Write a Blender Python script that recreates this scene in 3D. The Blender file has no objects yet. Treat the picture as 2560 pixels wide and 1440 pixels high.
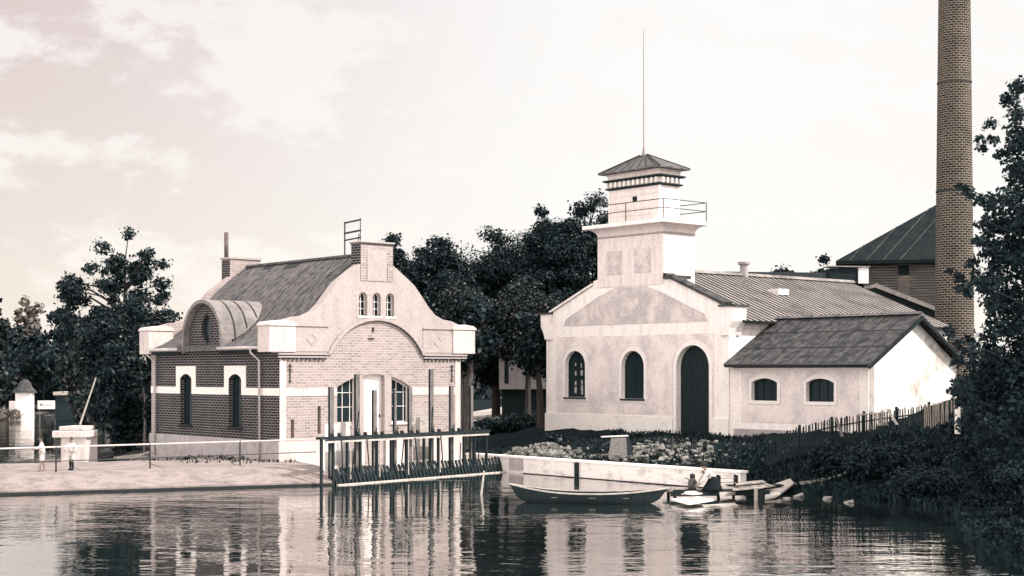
import bpy, math, random
import numpy as np
from mathutils import Vector, Matrix
from mathutils.geometry import tessellate_polygon
R = math.radians
sc = bpy.context.scene
# ---------------------------------------------------------------- camera
cam = bpy.data.objects.new('camera', bpy.data.cameras.new('camera')); sc.collection.objects.link(cam)
sc.camera = cam
cam.location = (0, 0, 4.8); cam.rotation_euler = (R(90), 0, 0)
cam.data.sensor_width = 36; cam.data.lens = 36*3700/2560
cam.data.shift_y = 210/2560
cam.data.clip_end = 6000
sc.render.resolution_x = 1024; sc.render.resolution_y = 576
# ---------------------------------------------------------------- sky + sun
SUN_EL, SUN_AZ = R(43), R(107)
w = bpy.data.worlds.new('World'); sc.world = w; w.use_nodes = True
nt = w.node_tree; N = nt.nodes; Lk = nt.links; N.clear()
out = N.new('ShaderNodeOutputWorld'); bg = N.new('ShaderNodeBackground'); bg.inputs[1].default_value = 0.1
sky = N.new('ShaderNodeTexSky'); sky.sky_type = 'NISHITA'; sky.sun_disc = False
sky.sun_elevation = SUN_EL; sky.sun_rotation = SUN_AZ
tc = N.new('ShaderNodeTexCoord'); sep = N.new('ShaderNodeSeparateXYZ'); Lk.new(tc.outputs['Generated'], sep.inputs[0])
def wmath(op, a, b=None, c=None):
    n = N.new('ShaderNodeMath'); n.operation = op
    for i, v in enumerate((a, b, c)):
        if v is None: continue
        if isinstance(v, (int, float)): n.inputs[i].default_value = v
        else: Lk.new(v, n.inputs[i])
    return n.outputs[0]
def wmix(f, a, b):
    n = N.new('ShaderNodeMix'); n.data_type = 'RGBA'
    if isinstance(f, (int, float)): n.inputs[0].default_value = f
    else: Lk.new(f, n.inputs[0])
    for i, v in ((6, a), (7, b)):
        if isinstance(v, tuple): n.inputs[i].default_value = (*v, 1)
        else: Lk.new(v, n.inputs[i])
    return n.outputs[2]
# azimuth: 0 on the left of the view, 1 on the right, where the haze round the sun is brightest
mr = N.new('ShaderNodeMapRange'); Lk.new(sep.outputs[0], mr.inputs[0]); mr.interpolation_type = 'SMOOTHSTEP'
mr.inputs[1].default_value = -.36; mr.inputs[2].default_value = .10
hz = N.new('ShaderNodeMapRange'); Lk.new(sep.outputs[2], hz.inputs[0]); hz.inputs[1].default_value = .03; hz.inputs[2].default_value = .24
base = wmix(mr.outputs[0], (4.45, 3.6, 3.35), (6.0, 5.85, 5.65))
low = wmix(mr.outputs[0], (5.4, 4.75, 4.25), (6.05, 5.8, 5.5))
base = wmix(hz.outputs[0], low, base)
mp = N.new('ShaderNodeMapping'); mp.inputs['Scale'].default_value = (6.5, 6.5, 13); mp.inputs['Location'].default_value = (.4, 1.2, 2.35); Lk.new(tc.outputs['Generated'], mp.inputs[0])
nz = N.new('ShaderNodeTexNoise'); nz.inputs['Scale'].default_value = 1.25; nz.inputs['Detail'].default_value = 9; nz.inputs['Roughness'].default_value = .62; Lk.new(mp.outputs[0], nz.inputs[0])
cr = N.new('ShaderNodeMapRange'); Lk.new(nz.outputs[0], cr.inputs[0]); cr.inputs[1].default_value = .47; cr.inputs[2].default_value = .565; cr.interpolation_type = 'SMOOTHSTEP'
cl = wmath('MULTIPLY', cr.outputs[0], .8)
base = wmix(cl, base, (6.0, 5.6, 5.2))
# high sky and sky behind the camera, brightened as added fill for shaded walls
up = N.new('ShaderNodeMapRange'); up.interpolation_type = 'SMOOTHSTEP'; Lk.new(sep.outputs[2], up.inputs[0]); up.inputs[1].default_value = .3; up.inputs[2].default_value = .75
bk = N.new('ShaderNodeMapRange'); bk.interpolation_type = 'SMOOTHSTEP'; Lk.new(sep.outputs[1], bk.inputs[0]); bk.inputs[1].default_value = .75; bk.inputs[2].default_value = .1
mxx = wmath('MAXIMUM', up.outputs[0], bk.outputs[0])
base = wmix(mxx, base, (14.2, 13.2, 12.7))
col = wmix(.9, sky.outputs[0], base)
Lk.new(col, bg.inputs[0]); Lk.new(bg.outputs[0], out.inputs[0])
sd = bpy.data.lights.new('sun', 'SUN'); sd.energy = 3.4; sd.angle = R(.5); sd.color = (1, .955, .9)
so = bpy.data.objects.new('sun', sd); sc.collection.objects.link(so)
SD = Vector((math.sin(SUN_AZ)*math.cos(SUN_EL), math.cos(SUN_AZ)*math.cos(SUN_EL), math.sin(SUN_EL)))
so.rotation_euler = SD.to_track_quat('Z', 'Y').to_euler(); so.location = (40, 0, 60)
sc.view_settings.view_transform = 'Standard'; sc.view_settings.look = 'None'
sc.view_settings.exposure = .8; sc.view_settings.gamma = 1
random.seed(7)
# ---------------------------------------------------------------- materials
def mat(name, col, rough=.85, var=0, vs=2.0, col2=None, bump=0, bs=20, spec=.08, stretch=None, detail=6, thr=None, metal=0, speck=.22):
    m = bpy.data.materials.new(name); m.use_nodes = True; n = m.node_tree.nodes; l = m.node_tree.links
    p = n['Principled BSDF']; p.inputs['Roughness'].default_value = rough; p.inputs['Specular IOR Level'].default_value = spec
    p.inputs['Metallic'].default_value = metal
    p.inputs['Base Color'].default_value = (*col, 1)
    t = n.new('ShaderNodeTexCoord'); src = t.outputs['Object']
    if stretch:
        mm = n.new('ShaderNodeMapping'); mm.inputs['Scale'].default_value = stretch; l.new(src, mm.inputs[0]); src = mm.outputs[0]
    if var or col2:
        z = n.new('ShaderNodeTexNoise'); z.inputs['Scale'].default_value = vs; z.inputs['Detail'].default_value = detail; z.inputs['Roughness'].default_value = .65
        l.new(src, z.inputs[0])
        c2 = col2 or tuple(c*(1-var) for c in col)
        mx = n.new('ShaderNodeMix'); mx.data_type = 'RGBA'; mx.inputs[6].default_value = (*col, 1); mx.inputs[7].default_value = (*c2, 1)
        r_ = n.new('ShaderNodeMapRange'); a, b = thr or (.38, .68); r_.inputs[1].default_value = a; r_.inputs[2].default_value = b
        l.new(z.outputs[0], r_.inputs[0]); l.new(r_.outputs[0], mx.inputs[0]); l.new(mx.outputs[2], p.inputs['Base Color'])
    if speck:
        z3 = n.new('ShaderNodeTexNoise'); z3.inputs['Scale'].default_value = 9; z3.inputs['Detail'].default_value = 8; z3.inputs['Roughness'].default_value = .85; l.new(t.outputs['Object'], z3.inputs[0])
        r3 = n.new('ShaderNodeMapRange'); r3.inputs[1].default_value = .36; r3.inputs[2].default_value = .62; r3.inputs[3].default_value = 1-speck; r3.inputs[4].default_value = 1+speck*.35; l.new(z3.outputs[0], r3.inputs[0])
        mm3 = n.new('ShaderNodeVectorMath'); mm3.operation = 'SCALE'
        if p.inputs['Base Color'].is_linked: l.new(p.inputs['Base Color'].links[0].from_socket, mm3.inputs[0])
        else: mm3.inputs[0].default_value = col
        l.new(r3.outputs[0], mm3.inputs['Scale']); l.new(mm3.outputs[0], p.inputs['Base Color'])
    if bump:
        z2 = n.new('ShaderNodeTexNoise'); z2.inputs['Scale'].default_value = bs; z2.inputs['Detail'].default_value = 4; l.new(src, z2.inputs[0])
        b_ = n.new('ShaderNodeBump'); b_.inputs['Strength'].default_value = bump; b_.inputs['Distance'].default_value = .03
        l.new(z2.outputs[0], b_.inputs['Height']); l.new(b_.outputs[0], p.inputs['Normal'])
    return m
def brick(name, c1, c2, mortar, rw=.34, rh=.125, ms=.018, uv=True, stain=None, bias=0.0, vs=.7):
    m = bpy.data.materials.new(name); m.use_nodes = True; n = m.node_tree.nodes; l = m.node_tree.links
    p = n['Principled BSDF']; p.inputs['Roughness'].default_value = .95; p.inputs['Specular IOR Level'].default_value = .05
    t = n.new('ShaderNodeTexCoord')
    b = n.new('ShaderNodeTexBrick'); b.inputs['Color1'].default_value = (*c1, 1); b.inputs['Color2'].default_value = (*c2, 1); b.inputs['Mortar'].default_value = (*mortar, 1)
    b.inputs['Scale'].default_value = 1; b.inputs['Brick Width'].default_value = rw; b.inputs['Row Height'].default_value = rh
    b.inputs['Mortar Size'].default_value = ms; b.inputs['Mortar Smooth'].default_value = .2; b.inputs['Bias'].default_value = bias
    # slight wobble of the courses
    z0 = n.new('ShaderNodeTexNoise'); z0.inputs['Scale'].default_value = 3; l.new(t.outputs['UV'], z0.inputs[0])
    vm = n.new('ShaderNodeVectorMath'); vm.operation = 'MULTIPLY_ADD'; l.new(z0.outputs['Color'], vm.inputs[0]); vm.inputs[1].default_value = (.03, .03, 0); l.new(t.outputs['UV'], vm.inputs[2])
    l.new(vm.outputs[0], b.inputs['Vector'])
    z = n.new('ShaderNodeTexNoise'); z.inputs['Scale'].default_value = vs; z.inputs['Detail'].default_value = 8; z.inputs['Roughness'].default_value = .7; l.new(t.outputs['UV'], z.inputs[0])
    r_ = n.new('ShaderNodeMapRange'); r_.inputs[1].default_value = .35; r_.inputs[2].default_value = .7; l.new(z.outputs[0], r_.inputs[0])
    mx = n.new('ShaderNodeMix'); mx.data_type = 'RGBA'; l.new(b.outputs[0], mx.inputs[6]); mx.inputs[7].default_value = (*(stain or mortar), 1)
    mu = n.new('ShaderNodeMath'); mu.operation = 'MULTIPLY'; mu.inputs[1].default_value = .45; l.new(r_.outputs[0], mu.inputs[0]); l.new(mu.outputs[0], mx.inputs[0])
    l.new(mx.outputs[2], p.inputs['Base Color'])
    bu = n.new('ShaderNodeBump'); bu.inputs['Strength'].default_value = .4; bu.inputs['Distance'].default_value = .02; bu.invert = True
    l.new(b.outputs['Fac'], bu.inputs['Height']); l.new(bu.outputs[0], p.inputs['Normal'])
    return m
M = {}
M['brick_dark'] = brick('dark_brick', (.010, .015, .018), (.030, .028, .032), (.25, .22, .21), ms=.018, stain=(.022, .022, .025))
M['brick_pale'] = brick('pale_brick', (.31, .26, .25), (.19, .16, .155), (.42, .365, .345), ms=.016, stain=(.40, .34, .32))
M['brick_chim'] = brick('chimney_brick', (.010, .014, .015), (.060, .048, .040), (.30, .25, .20), rw=.38, rh=.155, ms=.022, stain=(.014, .017, .018), vs=.5)
M['gable'] = mat('gable_plaster', (.385, .335, .32), .9, col2=(.31, .265, .25), vs=1.1, stretch=(1.6, 1.6, .7), bump=.3, bs=9, thr=(.46, .75), detail=10)
M['trim'] = mat('front_trim', (.55, .485, .46), .9, col2=(.38, .33, .31), vs=1.5, stretch=(3, 3, .6), bump=.2, bs=9, thr=(.48, .75), detail=10)
M['plaster_pink'] = mat('pale_plaster', (.72, .63, .60), .9, col2=(.52, .455, .44), thr=(.46, .8), detail=10, stretch=(2.2, 2.2, .5), vs=1.5, bump=.25, bs=9)
M['plaster_white'] = mat('white_plaster', (.84, .77, .73), .9, col2=(.62, .55, .52), thr=(.48, .78), stretch=(2, 2, .7), detail=10, vs=1.2, bump=.2, bs=9)
M['plaster_grey'] = mat('rough_grey_plaster', (.46, .415, .41), .95, col2=(.68, .59, .55), vs=1.1, bump=.6, bs=14, thr=(.42, .62))
M['plaster_field'] = mat('weathered_pink_plaster', (.76, .67, .635), .95, col2=(.50, .45, .445), vs=.8, bump=.5, bs=12, thr=(.44, .70), detail=9)
M['plaster_side'] = mat('stained_white_plaster', (.80, .75, .70), .95, col2=(.27, .215, .18), vs=.45, bump=.3, bs=9, thr=(.50, .66), detail=9)
M['concrete'] = mat('pale_concrete', (.26, .218, .205), .9, col2=(.125, .115, .112), vs=1.7, bump=.3, bs=12, stretch=(1, 1, 3), thr=(.45, .72), detail=10)
M['concrete_w'] = mat('wall_concrete', (.74, .68, .64), .9, col2=(.30, .27, .26), vs=1.4, bump=.4, bs=10, stretch=(1, 1, 2.2), thr=(.50, .78), detail=10)
M['foundation'] = mat('foundation_render', (.42, .38, .375), .9, var=.3, vs=2.2, bump=.4, bs=9)
M['white'] = mat('white_paint', (.80, .74, .70), .7, var=.08, vs=3)
M['wood_dark'] = mat('tarred_wood', (.011, .020, .023), .9, col2=(.026, .032, .033), vs=3, stretch=(6, 6, .6), bump=.5, bs=14)
M['wood_grey'] = mat('weathered_wood', (.19, .17, .165), .85, col2=(.08, .075, .073), vs=3, stretch=(8, 8, .7), bump=.6, bs=14)
M['wood_pale'] = mat('bleached_plank', (.46, .42, .38), .85, col2=(.26, .23, .21), vs=3, stretch=(1.5, 8, 4), bump=.4, bs=14)
M['roof_felt'] = mat('patched_roof_felt', (.150, .138, .135), .95, col2=(.055, .055, .057), vs=2.2, stretch=(1, 2, 1), bump=.6, bs=18, detail=12, thr=(.4, .62))
M['roof_dark'] = mat('dark_roof_felt', (.085, .082, .082), .95, col2=(.026, .029, .031), vs=2.4, bump=.8, bs=20, detail=12, thr=(.4, .62))
M['roof_black'] = mat('black_roof', (.009, .015, .017), .95, col2=(.020, .023, .024), vs=1.5, bump=.3, bs=9)
M['roof_line'] = mat('roof_seam', (.035, .036, .038), .8)
M['tile_pan'] = mat('roof_channel', (.012, .014, .015), .9, col2=(.03, .029, .028), vs=.6)
M['tile_roll'] = mat('roof_roll', (.28, .25, .235), .9, col2=(.09, .083, .08), vs=.6, thr=(.45, .7))
M['iron'] = mat('dark_iron', (.014, .018, .020), .6, var=.3, vs=6, spec=.4)
M['zinc'] = mat('zinc_pipe', (.5, .46, .44), .5, var=.2, vs=6, spec=.5)
M['dark_in'] = mat('dark_interior', (.014, .025, .029), .9)
M['ledge'] = mat('quay_joint', (.14, .125, .12), .9)
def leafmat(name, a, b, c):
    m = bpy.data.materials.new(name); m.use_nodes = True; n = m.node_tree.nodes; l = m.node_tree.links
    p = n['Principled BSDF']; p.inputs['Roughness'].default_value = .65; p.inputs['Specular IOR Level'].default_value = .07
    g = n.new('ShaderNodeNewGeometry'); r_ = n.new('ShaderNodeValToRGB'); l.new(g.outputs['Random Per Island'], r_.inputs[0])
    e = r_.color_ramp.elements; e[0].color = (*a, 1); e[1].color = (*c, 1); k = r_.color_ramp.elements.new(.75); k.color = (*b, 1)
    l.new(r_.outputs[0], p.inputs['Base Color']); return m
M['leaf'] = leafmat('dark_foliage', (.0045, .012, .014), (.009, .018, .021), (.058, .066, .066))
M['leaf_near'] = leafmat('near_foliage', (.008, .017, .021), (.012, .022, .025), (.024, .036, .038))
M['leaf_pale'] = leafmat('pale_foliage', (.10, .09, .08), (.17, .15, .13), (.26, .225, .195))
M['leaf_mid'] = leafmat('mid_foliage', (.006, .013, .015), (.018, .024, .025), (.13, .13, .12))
M['bark'] = mat('bark', (.035, .034, .033), .95, col2=(.08, .072, .067), vs=4, stretch=(3, 3, .6), bump=.8, bs=12)
M['bark_pale'] = mat('pale_bark', (.18, .16, .15), .95, col2=(.07, .065, .06), vs=3, stretch=(3, 3, .8), bump=.8, bs=12)
M['skin'] = mat('skin', (.26, .19, .155), .7); M['cloth_w'] = mat('white_cloth', (.62, .57, .54), .9, var=.1, vs=8)
M['cloth_d'] = mat('dark_cloth', (.014, .019, .022), .95, var=.2, vs=8); M['hair'] = mat('dark_hair', (.03, .028, .027), .8)
M['stone'] = mat('rubble_stone', (.33, .32, .29), .95, col2=(.04, .042, .042), vs=2.2, bump=.6, bs=12)
def glass():
    m = bpy.data.materials.new('window_glass'); m.use_nodes = True; p = m.node_tree.nodes['Principled BSDF']
    p.inputs['Base Color'].default_value = (.012, .022, .026, 1); p.inputs['Roughness'].default_value = .2; p.inputs['Specular IOR Level'].default_value = .12
    return m
M['glass'] = glass()
def water():
    m = bpy.data.materials.new('water'); m.use_nodes = True; n = m.node_tree.nodes; l = m.node_tree.links
    p = n['Principled BSDF']; p.inputs['Base Color'].default_value = (.009, .015, .016, 1); p.inputs['Roughness'].default_value = .025
    p.inputs['IOR'].default_value = 3.4; p.inputs['Specular IOR Level'].default_value = .7
    t = n.new('ShaderNodeTexCoord')
    def noise(s, st, d):
        mm = n.new('ShaderNodeMapping'); mm.inputs['Scale'].default_value = st; l.new(t.outputs['Object'], mm.inputs[0])
        z = n.new('ShaderNodeTexNoise'); z.inputs['Scale'].default_value = s; z.inputs['Detail'].default_value = d; z.inputs['Roughness'].default_value = .5; l.new(mm.outputs[0], z.inputs[0]); return z.outputs[0]
    a = noise(.55, (.55, 1.3, 1), 2); b = noise(2.3, (.6, 1.25, 1), 2)
    # patches of breeze where the surface is rougher
    q = noise(.045, (.6, 1.8, 1), 4); qr = n.new('ShaderNodeMapRange'); qr.inputs[1].default_value = .42; qr.inputs[2].default_value = .62; qr.inputs[3].default_value = .28; qr.inputs[4].default_value = 1.25; l.new(q, qr.inputs[0])
    s = n.new('ShaderNodeMath'); s.operation = 'MULTIPLY_ADD'; l.new(b, s.inputs[0]); s.inputs[1].default_value = .38; l.new(a, s.inputs[2])
    s2 = n.new('ShaderNodeMath'); s2.operation = 'MULTIPLY'; l.new(s.outputs[0], s2.inputs[0]); l.new(qr.outputs[0], s2.inputs[1])
    bu = n.new('ShaderNodeBump'); bu.inputs['Strength'].default_value = 1; bu.inputs['Distance'].default_value = .045; l.new(s2.outputs[0], bu.inputs['Height'])
    l.new(bu.outputs[0], p.inputs['Normal'])
    gl = n.new('ShaderNodeBsdfGlossy'); gl.inputs['Color'].default_value = (.95, .93, .91, 1); gl.inputs['Roughness'].default_value = .02; l.new(bu.outputs[0], gl.inputs['Normal'])
    ms_ = n.new('ShaderNodeMixShader'); ms_.inputs[0].default_value = .5; l.new(p.outputs[0], ms_.inputs[1]); l.new(gl.outputs[0], ms_.inputs[2])
    l.new(ms_.outputs[0], n['Material Output'].inputs['Surface']); return m
M['water'] = water()
# ---------------------------------------------------------------- mesh helpers
def props(o, label=None, cat=None, group=None, kind=None):
    if label: o['label'] = label
    if cat: o['category'] = cat
    if group: o['group'] = group
    if kind: o['kind'] = kind
    return o
def thing(name, label, cat, loc=(0, 0, 0), rz=0, group=None):
    o = bpy.data.objects.new(name, None); sc.collection.objects.link(o); o.empty_display_size = .3
    o.location = loc; o.rotation_euler = (0, 0, rz); return props(o, label, cat, group)
def children(o): return [c for c in bpy.data.objects if c.parent == o]
class MB:
    def __init__(s): s.v = []; s.f = []
    def add(s, vs, fs):
        k = len(s.v); s.v += [tuple(p) for p in vs]; s.f += [tuple(i+k for i in f) for f in fs]; return s
    def box(s, x0, x1, y0, y1, z0, z1):
        return s.add([(x0,y0,z0),(x1,y0,z0),(x1,y1,z0),(x0,y1,z0),(x0,y0,z1),(x1,y0,z1),(x1,y1,z1),(x0,y1,z1)],
                     [(3,2,1,0),(4,5,6,7),(0,1,5,4),(1,2,6,5),(2,3,7,6),(3,0,4,7)])
    def bar(s, a, b, wx, wz=None, up=(0, 0, 1)):
        wz = wz or wx; a = Vector(a); b = Vector(b); d = (b-a).normalized(); u = Vector(up)
        if abs(d.dot(u)) > .98: u = Vector((1, 0, 0))
        r_ = d.cross(u).normalized(); u = r_.cross(d)
        c = [(-1,-1),(1,-1),(1,1),(-1,1)]
        vs = [p + r_*i*wx/2 + u*j*wz/2 for p in (a, b) for i, j in c]
        return s.add(vs, [(3,2,1,0),(4,5,6,7),(0,1,5,4),(1,2,6,5),(2,3,7,6),(3,0,4,7)])
    def tube(s, pts, rs, n=8, cap=True):
        if isinstance(rs, (int, float)): rs = [rs]*len(pts)
        pts = [Vector(p) for p in pts]; k = len(s.v); rings = []
        for i, p in enumerate(pts):
            d = (pts[min(i+1, len(pts)-1)] - pts[max(i-1, 0)]).normalized()
            u = Vector((0, 0, 1)) if abs(d.z) < .9 else Vector((1, 0, 0))
            a = d.cross(u).normalized(); b = d.cross(a)
            for j in range(n):
                t = 2*math.pi*j/n; s.v.append(tuple(p + (a*math.cos(t)+b*math.sin(t))*rs[i]))
        for i in range(len(pts)-1):
            for j in range(n):
                j2 = (j+1) % n; s.f.append((k+i*n+j, k+i*n+j2, k+(i+1)*n+j2, k+(i+1)*n+j))
        if cap:
            s.f.append(tuple(k+j for j in range(n))[::-1]); s.f.append(tuple(k+(len(pts)-1)*n+j for j in range(n)))
        return s
    def lathe(s, prof, c=(0, 0), n=16):
        k = len(s.v)
        for r_, z in prof:
            for j in range(n):
                t = 2*math.pi*j/n; s.v.append((c[0]+r_*math.cos(t), c[1]+r_*math.sin(t), z))
        for i in range(len(prof)-1):
            for j in range(n):
                j2 = (j+1) % n; s.f.append((k+i*n+j, k+i*n+j2, k+(i+1)*n+j2, k+(i+1)*n+j))
        s.f.append(tuple(k+j for j in range(n))[::-1]); s.f.append(tuple(k+(len(prof)-1)*n+j for j in range(n)))
        return s
    def prism(s, poly, ax, a, b, holes=()):
        """polygon in a plane, extruded along axis ax ('x': poly is (y,z); 'y': poly is (x,z); 'z': poly is (x,y)) from a to b, with real holes"""
        def P(q, t): return {'x': (t, q[0], q[1]), 'y': (q[0], t, q[1]), 'z': (q[0], q[1], t)}[ax]
        loops = [list(poly)] + [list(h) for h in holes]
        tri = tessellate_polygon([[Vector((q[0], q[1], 0)) for q in lp] for lp in loops])
        flat = [q for lp in loops for q in lp]; n = len(flat)
        s.add([P(q, a) for q in flat] + [P(q, b) for q in flat],
              [tuple(t) for t in tri] + [tuple(i+n for i in t[::-1]) for t in tri] +
              [(o+i, o+(i+1) % m, o+(i+1) % m+n, o+i+n) for o, m in zip(np.cumsum([0]+[len(l) for l in loops[:-1]]).tolist(), [len(l) for l in loops]) for i in range(m)])
        return s
    def build(s, name, m, parent=None, smooth=False, mod=None, uvf=None, bevel=0, jitter=0):
        me = bpy.data.meshes.new(name)
        zo = parent.get('zo', 0) if parent else 0
        vs = [(x, y, z-zo) for x, y, z in s.v]
        me.from_pydata(vs, [], s.f); me.update()
        import bmesh
        bm = bmesh.new(); bm.from_mesh(me); bmesh.ops.recalc_face_normals(bm, faces=bm.faces)
        if bevel:
            es = [e for e in bm.edges if len(e.link_faces) == 2 and e.calc_face_angle(0) > .5]
            bmesh.ops.bevel(bm, geom=es, offset=bevel, segments=1, affect='EDGES')
        bm.to_mesh(me); bm.free()
        uv = me.uv_layers.new(name='UVMap')
        for p in me.polygons:
            nx, ny, nz = p.normal; 
            for li in p.loop_indices:
                v = me.vertices[me.loops[li].vertex_index].co
                if uvf: q = uvf(v)
                elif abs(nz) > .75: q = (v.x, v.y)
                elif abs(nx) > abs(ny): q = (v.y, v.z)
                else: q = (v.x, v.z)
                uv.data[li].uv = q
        if smooth:
            for p in me.polygons: p.use_smooth = True
        me.materials.append(m if not isinstance(m, str) else M[m])
        o = bpy.data.objects.new(name, me); sc.collection.objects.link(o)
        if parent: o.parent = parent; o['zo'] = zo
        return o
def arch(x0, x1, z0, zs, n=14, rise=None):
    """closed outline of an arched opening: x0..x1, bottom z0, spring zs; rise None = half circle"""
    c = (x0+x1)/2; hw = (x1-x0)/2
    if rise is None: rise = hw
    Rr = (hw*hw+rise*rise)/(2*rise); cz = zs+rise-Rr; a0 = math.asin(min(1, hw/Rr))
    if rise > hw*.999: a0 = math.pi/2
    pts = [(x0, z0), (x1, z0)]
    for i in range(n+1):
        t = a0 - 2*a0*i/n; pts.append((c+Rr*math.sin(t), cz+Rr*math.cos(t)))
    return pts
def arcband(x0, x1, zs, rise, wd, n=20):
    o = arch(x0, x1, zs-1, zs, n, rise)[2:]; c = (x0+x1)/2; hw = (x1-x0)/2
    Rr = (hw*hw+rise*rise)/(2*rise); cz = zs+rise-Rr
    inn = [(c+(p[0]-c)*(Rr-wd)/Rr, cz+(p[1]-cz)*(Rr-wd)/Rr) for p in o]
    return o + inn[::-1]
def grow(pts, g):
    cx = sum(p[0] for p in pts)/len(pts); cz = sum(p[1] for p in pts)/len(pts)
    out_ = []
    n = len(pts)
    for i in range(n):
        a = Vector(pts[i-1]); b = Vector(pts[i]); c = Vector(pts[(i+1) % n])
        e1 = (b-a); e2 = (c-b)
        if e1.length < 1e-6 or e2.length < 1e-6: out_.append(tuple(b)); continue
        e1.normalize(); e2.normalize()
        nn = Vector((e1.y, -e1.x)) + Vector((e2.y, -e2.x)); nn.normalize()
        k = g/max(.3, nn.dot(Vector((e1.y, -e1.x))))
        out_.append((b.x+nn.x*k, b.y+nn.y*k))
    return out_
ANG = R(40.7)
U = (math.cos(ANG), math.sin(ANG)); V = (-math.sin(ANG), math.cos(ANG))
BO = (-10.7, 68.1); WO = (10.6, 72.3)
def wat(px, py, z=0):
    d = (4.8-z)*3700/(py-930); return ((px-1280)/3700*d, d)
def at(px, d, y=None):
    x = (px-1280)/3700*d
    return (x, d) if y is None else (x, d, 4.8-(y-930)/3700*d)
# ================================================================ GROUND, WATER
land = [(-8.9, 66.0), (-9.9, 68.4), (-9.9, 69.2), (-2.6, 75.4), (3.2, 67.15), (9.3, 60.0), (11.2, 58.6), (13.2, 56.9), (14.8, 53.4), (14.9, 48.5), (13.4, 43), (12.1, 38.2), (12.4, 33), (20, 27), (40, 24), (80, 20), (300, 20),
        (1500, 20), (1500, 2500), (-1500, 2500), (-1500, 190), (-200, 172), (-70, 156), (-44, 152), (-36, 130), (-27.5, 100), (-25.8, 88), (-21.5, 79), (-18.2, 72.5), (-17.5, 66)]
def sdist(X, Y, poly):
    d = np.full(X.shape, 1e9); ins = np.zeros(X.shape, bool); n = len(poly)
    for i in range(n):
        ax, ay = poly[i]; bx, by = poly[(i+1) % n]
        dx, dy = bx-ax, by-ay; t = np.clip(((X-ax)*dx+(Y-ay)*dy)/(dx*dx+dy*dy), 0, 1)
        d = np.minimum(d, np.hypot(X-ax-t*dx, Y-ay-t*dy))
        if ay != by:
            c = ((ay > Y) != (by > Y)) & (X < (bx-ax)*(Y-ay)/(by-ay)+ax); ins ^= c
    return np.where(ins, d, -d)
def ss(t): t = np.clip(t, 0, 1); return t*t*(3-2*t)
def ground_h(X, Y):
    X = np.asarray(X, float); Y = np.asarray(Y, float)
    s = sdist(X, Y, land)
    uW = (X-WO[0])*U[0]+(Y-WO[1])*U[1]
    T = .70 + .95*ss((uW+8.5)/7.5)*ss((X+3)/6)*(1-.55*ss((X-10.5)/3)*ss((70-Y)/5)) + 1.35*ss((X-10.5)/8.5)*ss((Y-52)/9+.2) + .5*ss((Y-80)/30)*ss((X+10)/8) - .25*ss((-X-14)/4)*ss((Y-70)/6)
    T = T + 1.2*ss((X-17.5)/8)
    bump = .09*np.sin(X*1.7+Y*.9)*np.sin(Y*1.3-X*.6) + .06*np.sin(X*3.9+1)*np.sin(Y*3.3)
    wall = ss((9.0-X)/1.5)   # walled banks rise at once, the open bank slopes up from the water
    width = np.where(X > 10, 5.5, np.where(X < -15, 3.0, .35))
    h = np.where(s > 0, .02 + (T+bump*ss((uW+9)/3)*ss((X-2)/3))*ss(s/width*.5+.0)*2 - T*ss(s/width*.5)**2*0, -.0)
    k = ss(np.clip(s/width, 0, 1))
    h = np.where(s > 0, (T + bump*np.where(X > -1, 1, .25))*k - .02*(1-k), np.maximum(-1.6, s*1.2-.03))
    return h
def axis(a0, a1, st, lo, hi):
    c = list(np.arange(a0, a1+1e-6, st)); x = a1; d = st
    while x < hi: d *= 1.25; x += d; c.append(x)
    x = a0; d = st; pre = []
    while x > lo: d *= 1.25; x -= d; pre.append(x)
    return np.array(pre[::-1]+c)
gx = axis(-34, 34, .45, -1400, 1400); gy = axis(34, 112, .45, -40, 2400)
XX, YY = np.meshgrid(gx, gy); HH = ground_h(XX, YY)
nx_, ny_ = len(gx), len(gy)
me = bpy.data.meshes.new('ground')
vs = np.stack([XX.ravel(), YY.ravel(), HH.ravel()], 1)
ii, jj = np.meshgrid(np.arange(nx_-1), np.arange(ny_-1)); a = (jj*nx_+ii).ravel()
fs = np.stack([a, a+1, a+nx_+1, a+nx_], 1)
me.from_pydata(vs.tolist(), [], fs.tolist()); me.update()
for p in me.polygons: p.use_smooth = True
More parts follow.
